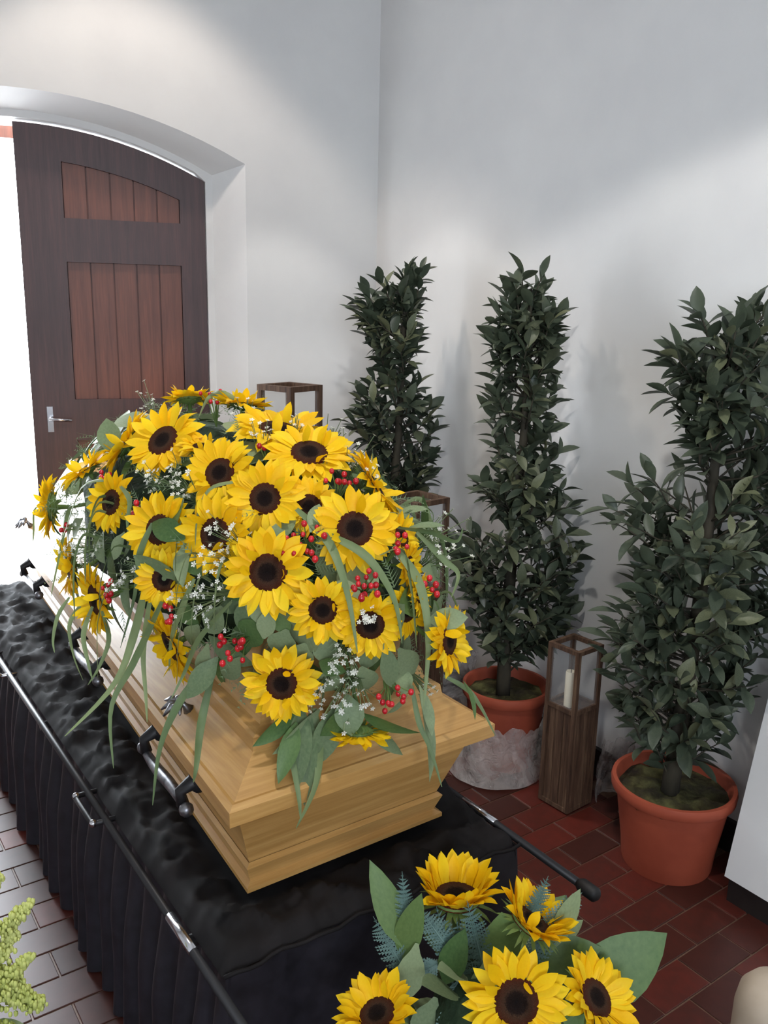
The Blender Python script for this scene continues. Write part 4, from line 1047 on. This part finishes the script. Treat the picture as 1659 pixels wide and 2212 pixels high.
def frond(base, tip, w, nrm):
    base, tip = Vector(base), Vector(tip); t = tip - base; L = t.length; t.normalize(); s = t.cross(nrm).normalized(); nn = s.cross(t); m = MB(); n = 16
    c = [base + t * L * i / n - nn * (.02 * (i / n) ** 2) for i in range(n + 1)]
    m.tube(c, [.0016 * (1 - i / n) + .0005 for i in range(n + 1)], 4)
    for i in range(1, n):
        f = i / n; ll = w * math.sin(math.pi * min(1, .15 + f * .9)) ** .7
        for sg in (-1, 1):
            dv = (s * sg + t * .55).normalized(); a = c[i]; e = a + dv * ll + nn * r5.uniform(-.006, .008)
            for j in range(5):
                h = j / 5; bpt = a.lerp(e, h); l2 = ll * .34 * (1.1 - h)
                for s2 in (-1, 1):
                    ee = bpt + (dv * .7 + t * s2 * .8).normalized() * l2; ww = dv * .0030; m.add([bpt - ww, bpt + ww, ee], [(0, 1, 2)])
            ww = t * .0020; m.add([a - ww, a + ww, e], [(0, 1, 2)])
    return m
for b, t, w in [((.80, 1.02, .47), (.748, 1.055, .575), .030), ((.86, .97, .48), (.835, .99, .60), .028), ((.88, .96, .45), (.86, .965, .58), .030), ((.99, .90, .55), (1.055, .86, .62), .028), ((.98, .92, .56), (1.01, .90, .645), .022), ((.80, 1.03, .55), (.795, 1.04, .655), .02), ((.88, .93, .42), (.84, .945, .48), .03), ((.84, .95, .44), (.82, .94, .36), .03), ((.93, .93, .44), (.89, .95, .54), .03), ((.84, .99, .5), (.79, 1.01, .47), .03), ((.90, .94, .50), (.87, .95, .62), .032), ((.92, .92, .47), (.88, .93, .40), .032), ((.86, .98, .52), (.81, 1.0, .60), .03), ((.96, .90, .5), (1.0, .87, .58), .03)]:
    frond(b, t, w, -FWD).build('fern_frond', M_BLUEFERN, bq, loc=BL2)

# ------------------------------------------------------------------ goldenrod at the left edge
GB = Vector((0.02, 1.10, 0.0))
gr = empty('goldenrod_bunch', GB, 'yellow-green goldenrod spikes cut off by the left picture edge', 'plant')
MB().lathe([(0.01, 0.012), (0.07, 0.012), (0.085, 0.06), (0.06, 0.25), (0.065, 0.28), (0.055, 0.28), (0.05, 0.25), (0.01, 0.24)], 28).build('vase', M_VASE, gr, True, 40)
tips = [((.10, 1.20, .70), (.190, 1.205, .80)), ((.14, 1.18, .70), (.222, 1.175, .762)), ((.15, 1.175, .665), (.200, 1.178, .722)), ((.15, 1.16, .64), (.214, 1.158, .690)), ((.12, 1.17, .64), (.185, 1.17, .660)), ((.17, 1.15, .66), (.219, 1.136, .618)), ((.15, 1.15, .67), (.206, 1.147, .640)), ((.10, 1.18, .76), (.165, 1.19, .83)), ((.10, 1.14, .62), (.18, 1.14, .60))]
for a, b in tips:
    a, b = Vector(a), Vector(b); s0 = GB + Vector((0, 0, .26)); m = MB(); m.tube(bez([s0, s0.lerp(a, .6) + Vector((0, 0, .05)), a, b], 12), .0022, 5); st = m.build('stem', M_CALYX, gr, True, loc=-GB)
    pl = MB(); dv = (b - a)
    for k in range(300):
        f = r5.random(); c = a.lerp(b, f) + Vector((r5.gauss(0, 1), r5.gauss(0, 1), r5.gauss(0, 1))) * .0105 * (1.2 - f); pl.ball(c, r5.uniform(.002, .0042), 5, 3, 0, 1.5)
    tag(pl.build('bloom_spike', M_GOLD, st, True), kind='stuff')
for b, t, w in [((.13, 1.15, .60), (.20, 1.145, .595), .03), ((.10, 1.17, .55), (.17, 1.16, .60), .03), ((.12, 1.15, .52), (.17, 1.14, .50), .03), ((.11, 1.19, .64), (.175, 1.185, .69), .025)]:
    b, t = Vector(b), Vector(t); L = (t - b).length; put('leaf', LEAF_G[0], gr, frame_matrix(b - GB, t - b, -FWD + UP, L, w / .48, L))

# rounded pale stone post at the lower right
ps = empty('stone_post', (1.41, 0.685, 0.0), 'pale beige round-topped post cut off at the lower right corner', 'post')
MB().lathe([(0.01, 0.01), (0.085, 0.01), (0.085, 0.05), (0.07, 0.06), (0.068, 0.34), (0.062, 0.375), (0.045, 0.398), (0.02, 0.408), (0.001, 0.41)], 40).build('shaft', M_STONE, ps, True, 50)
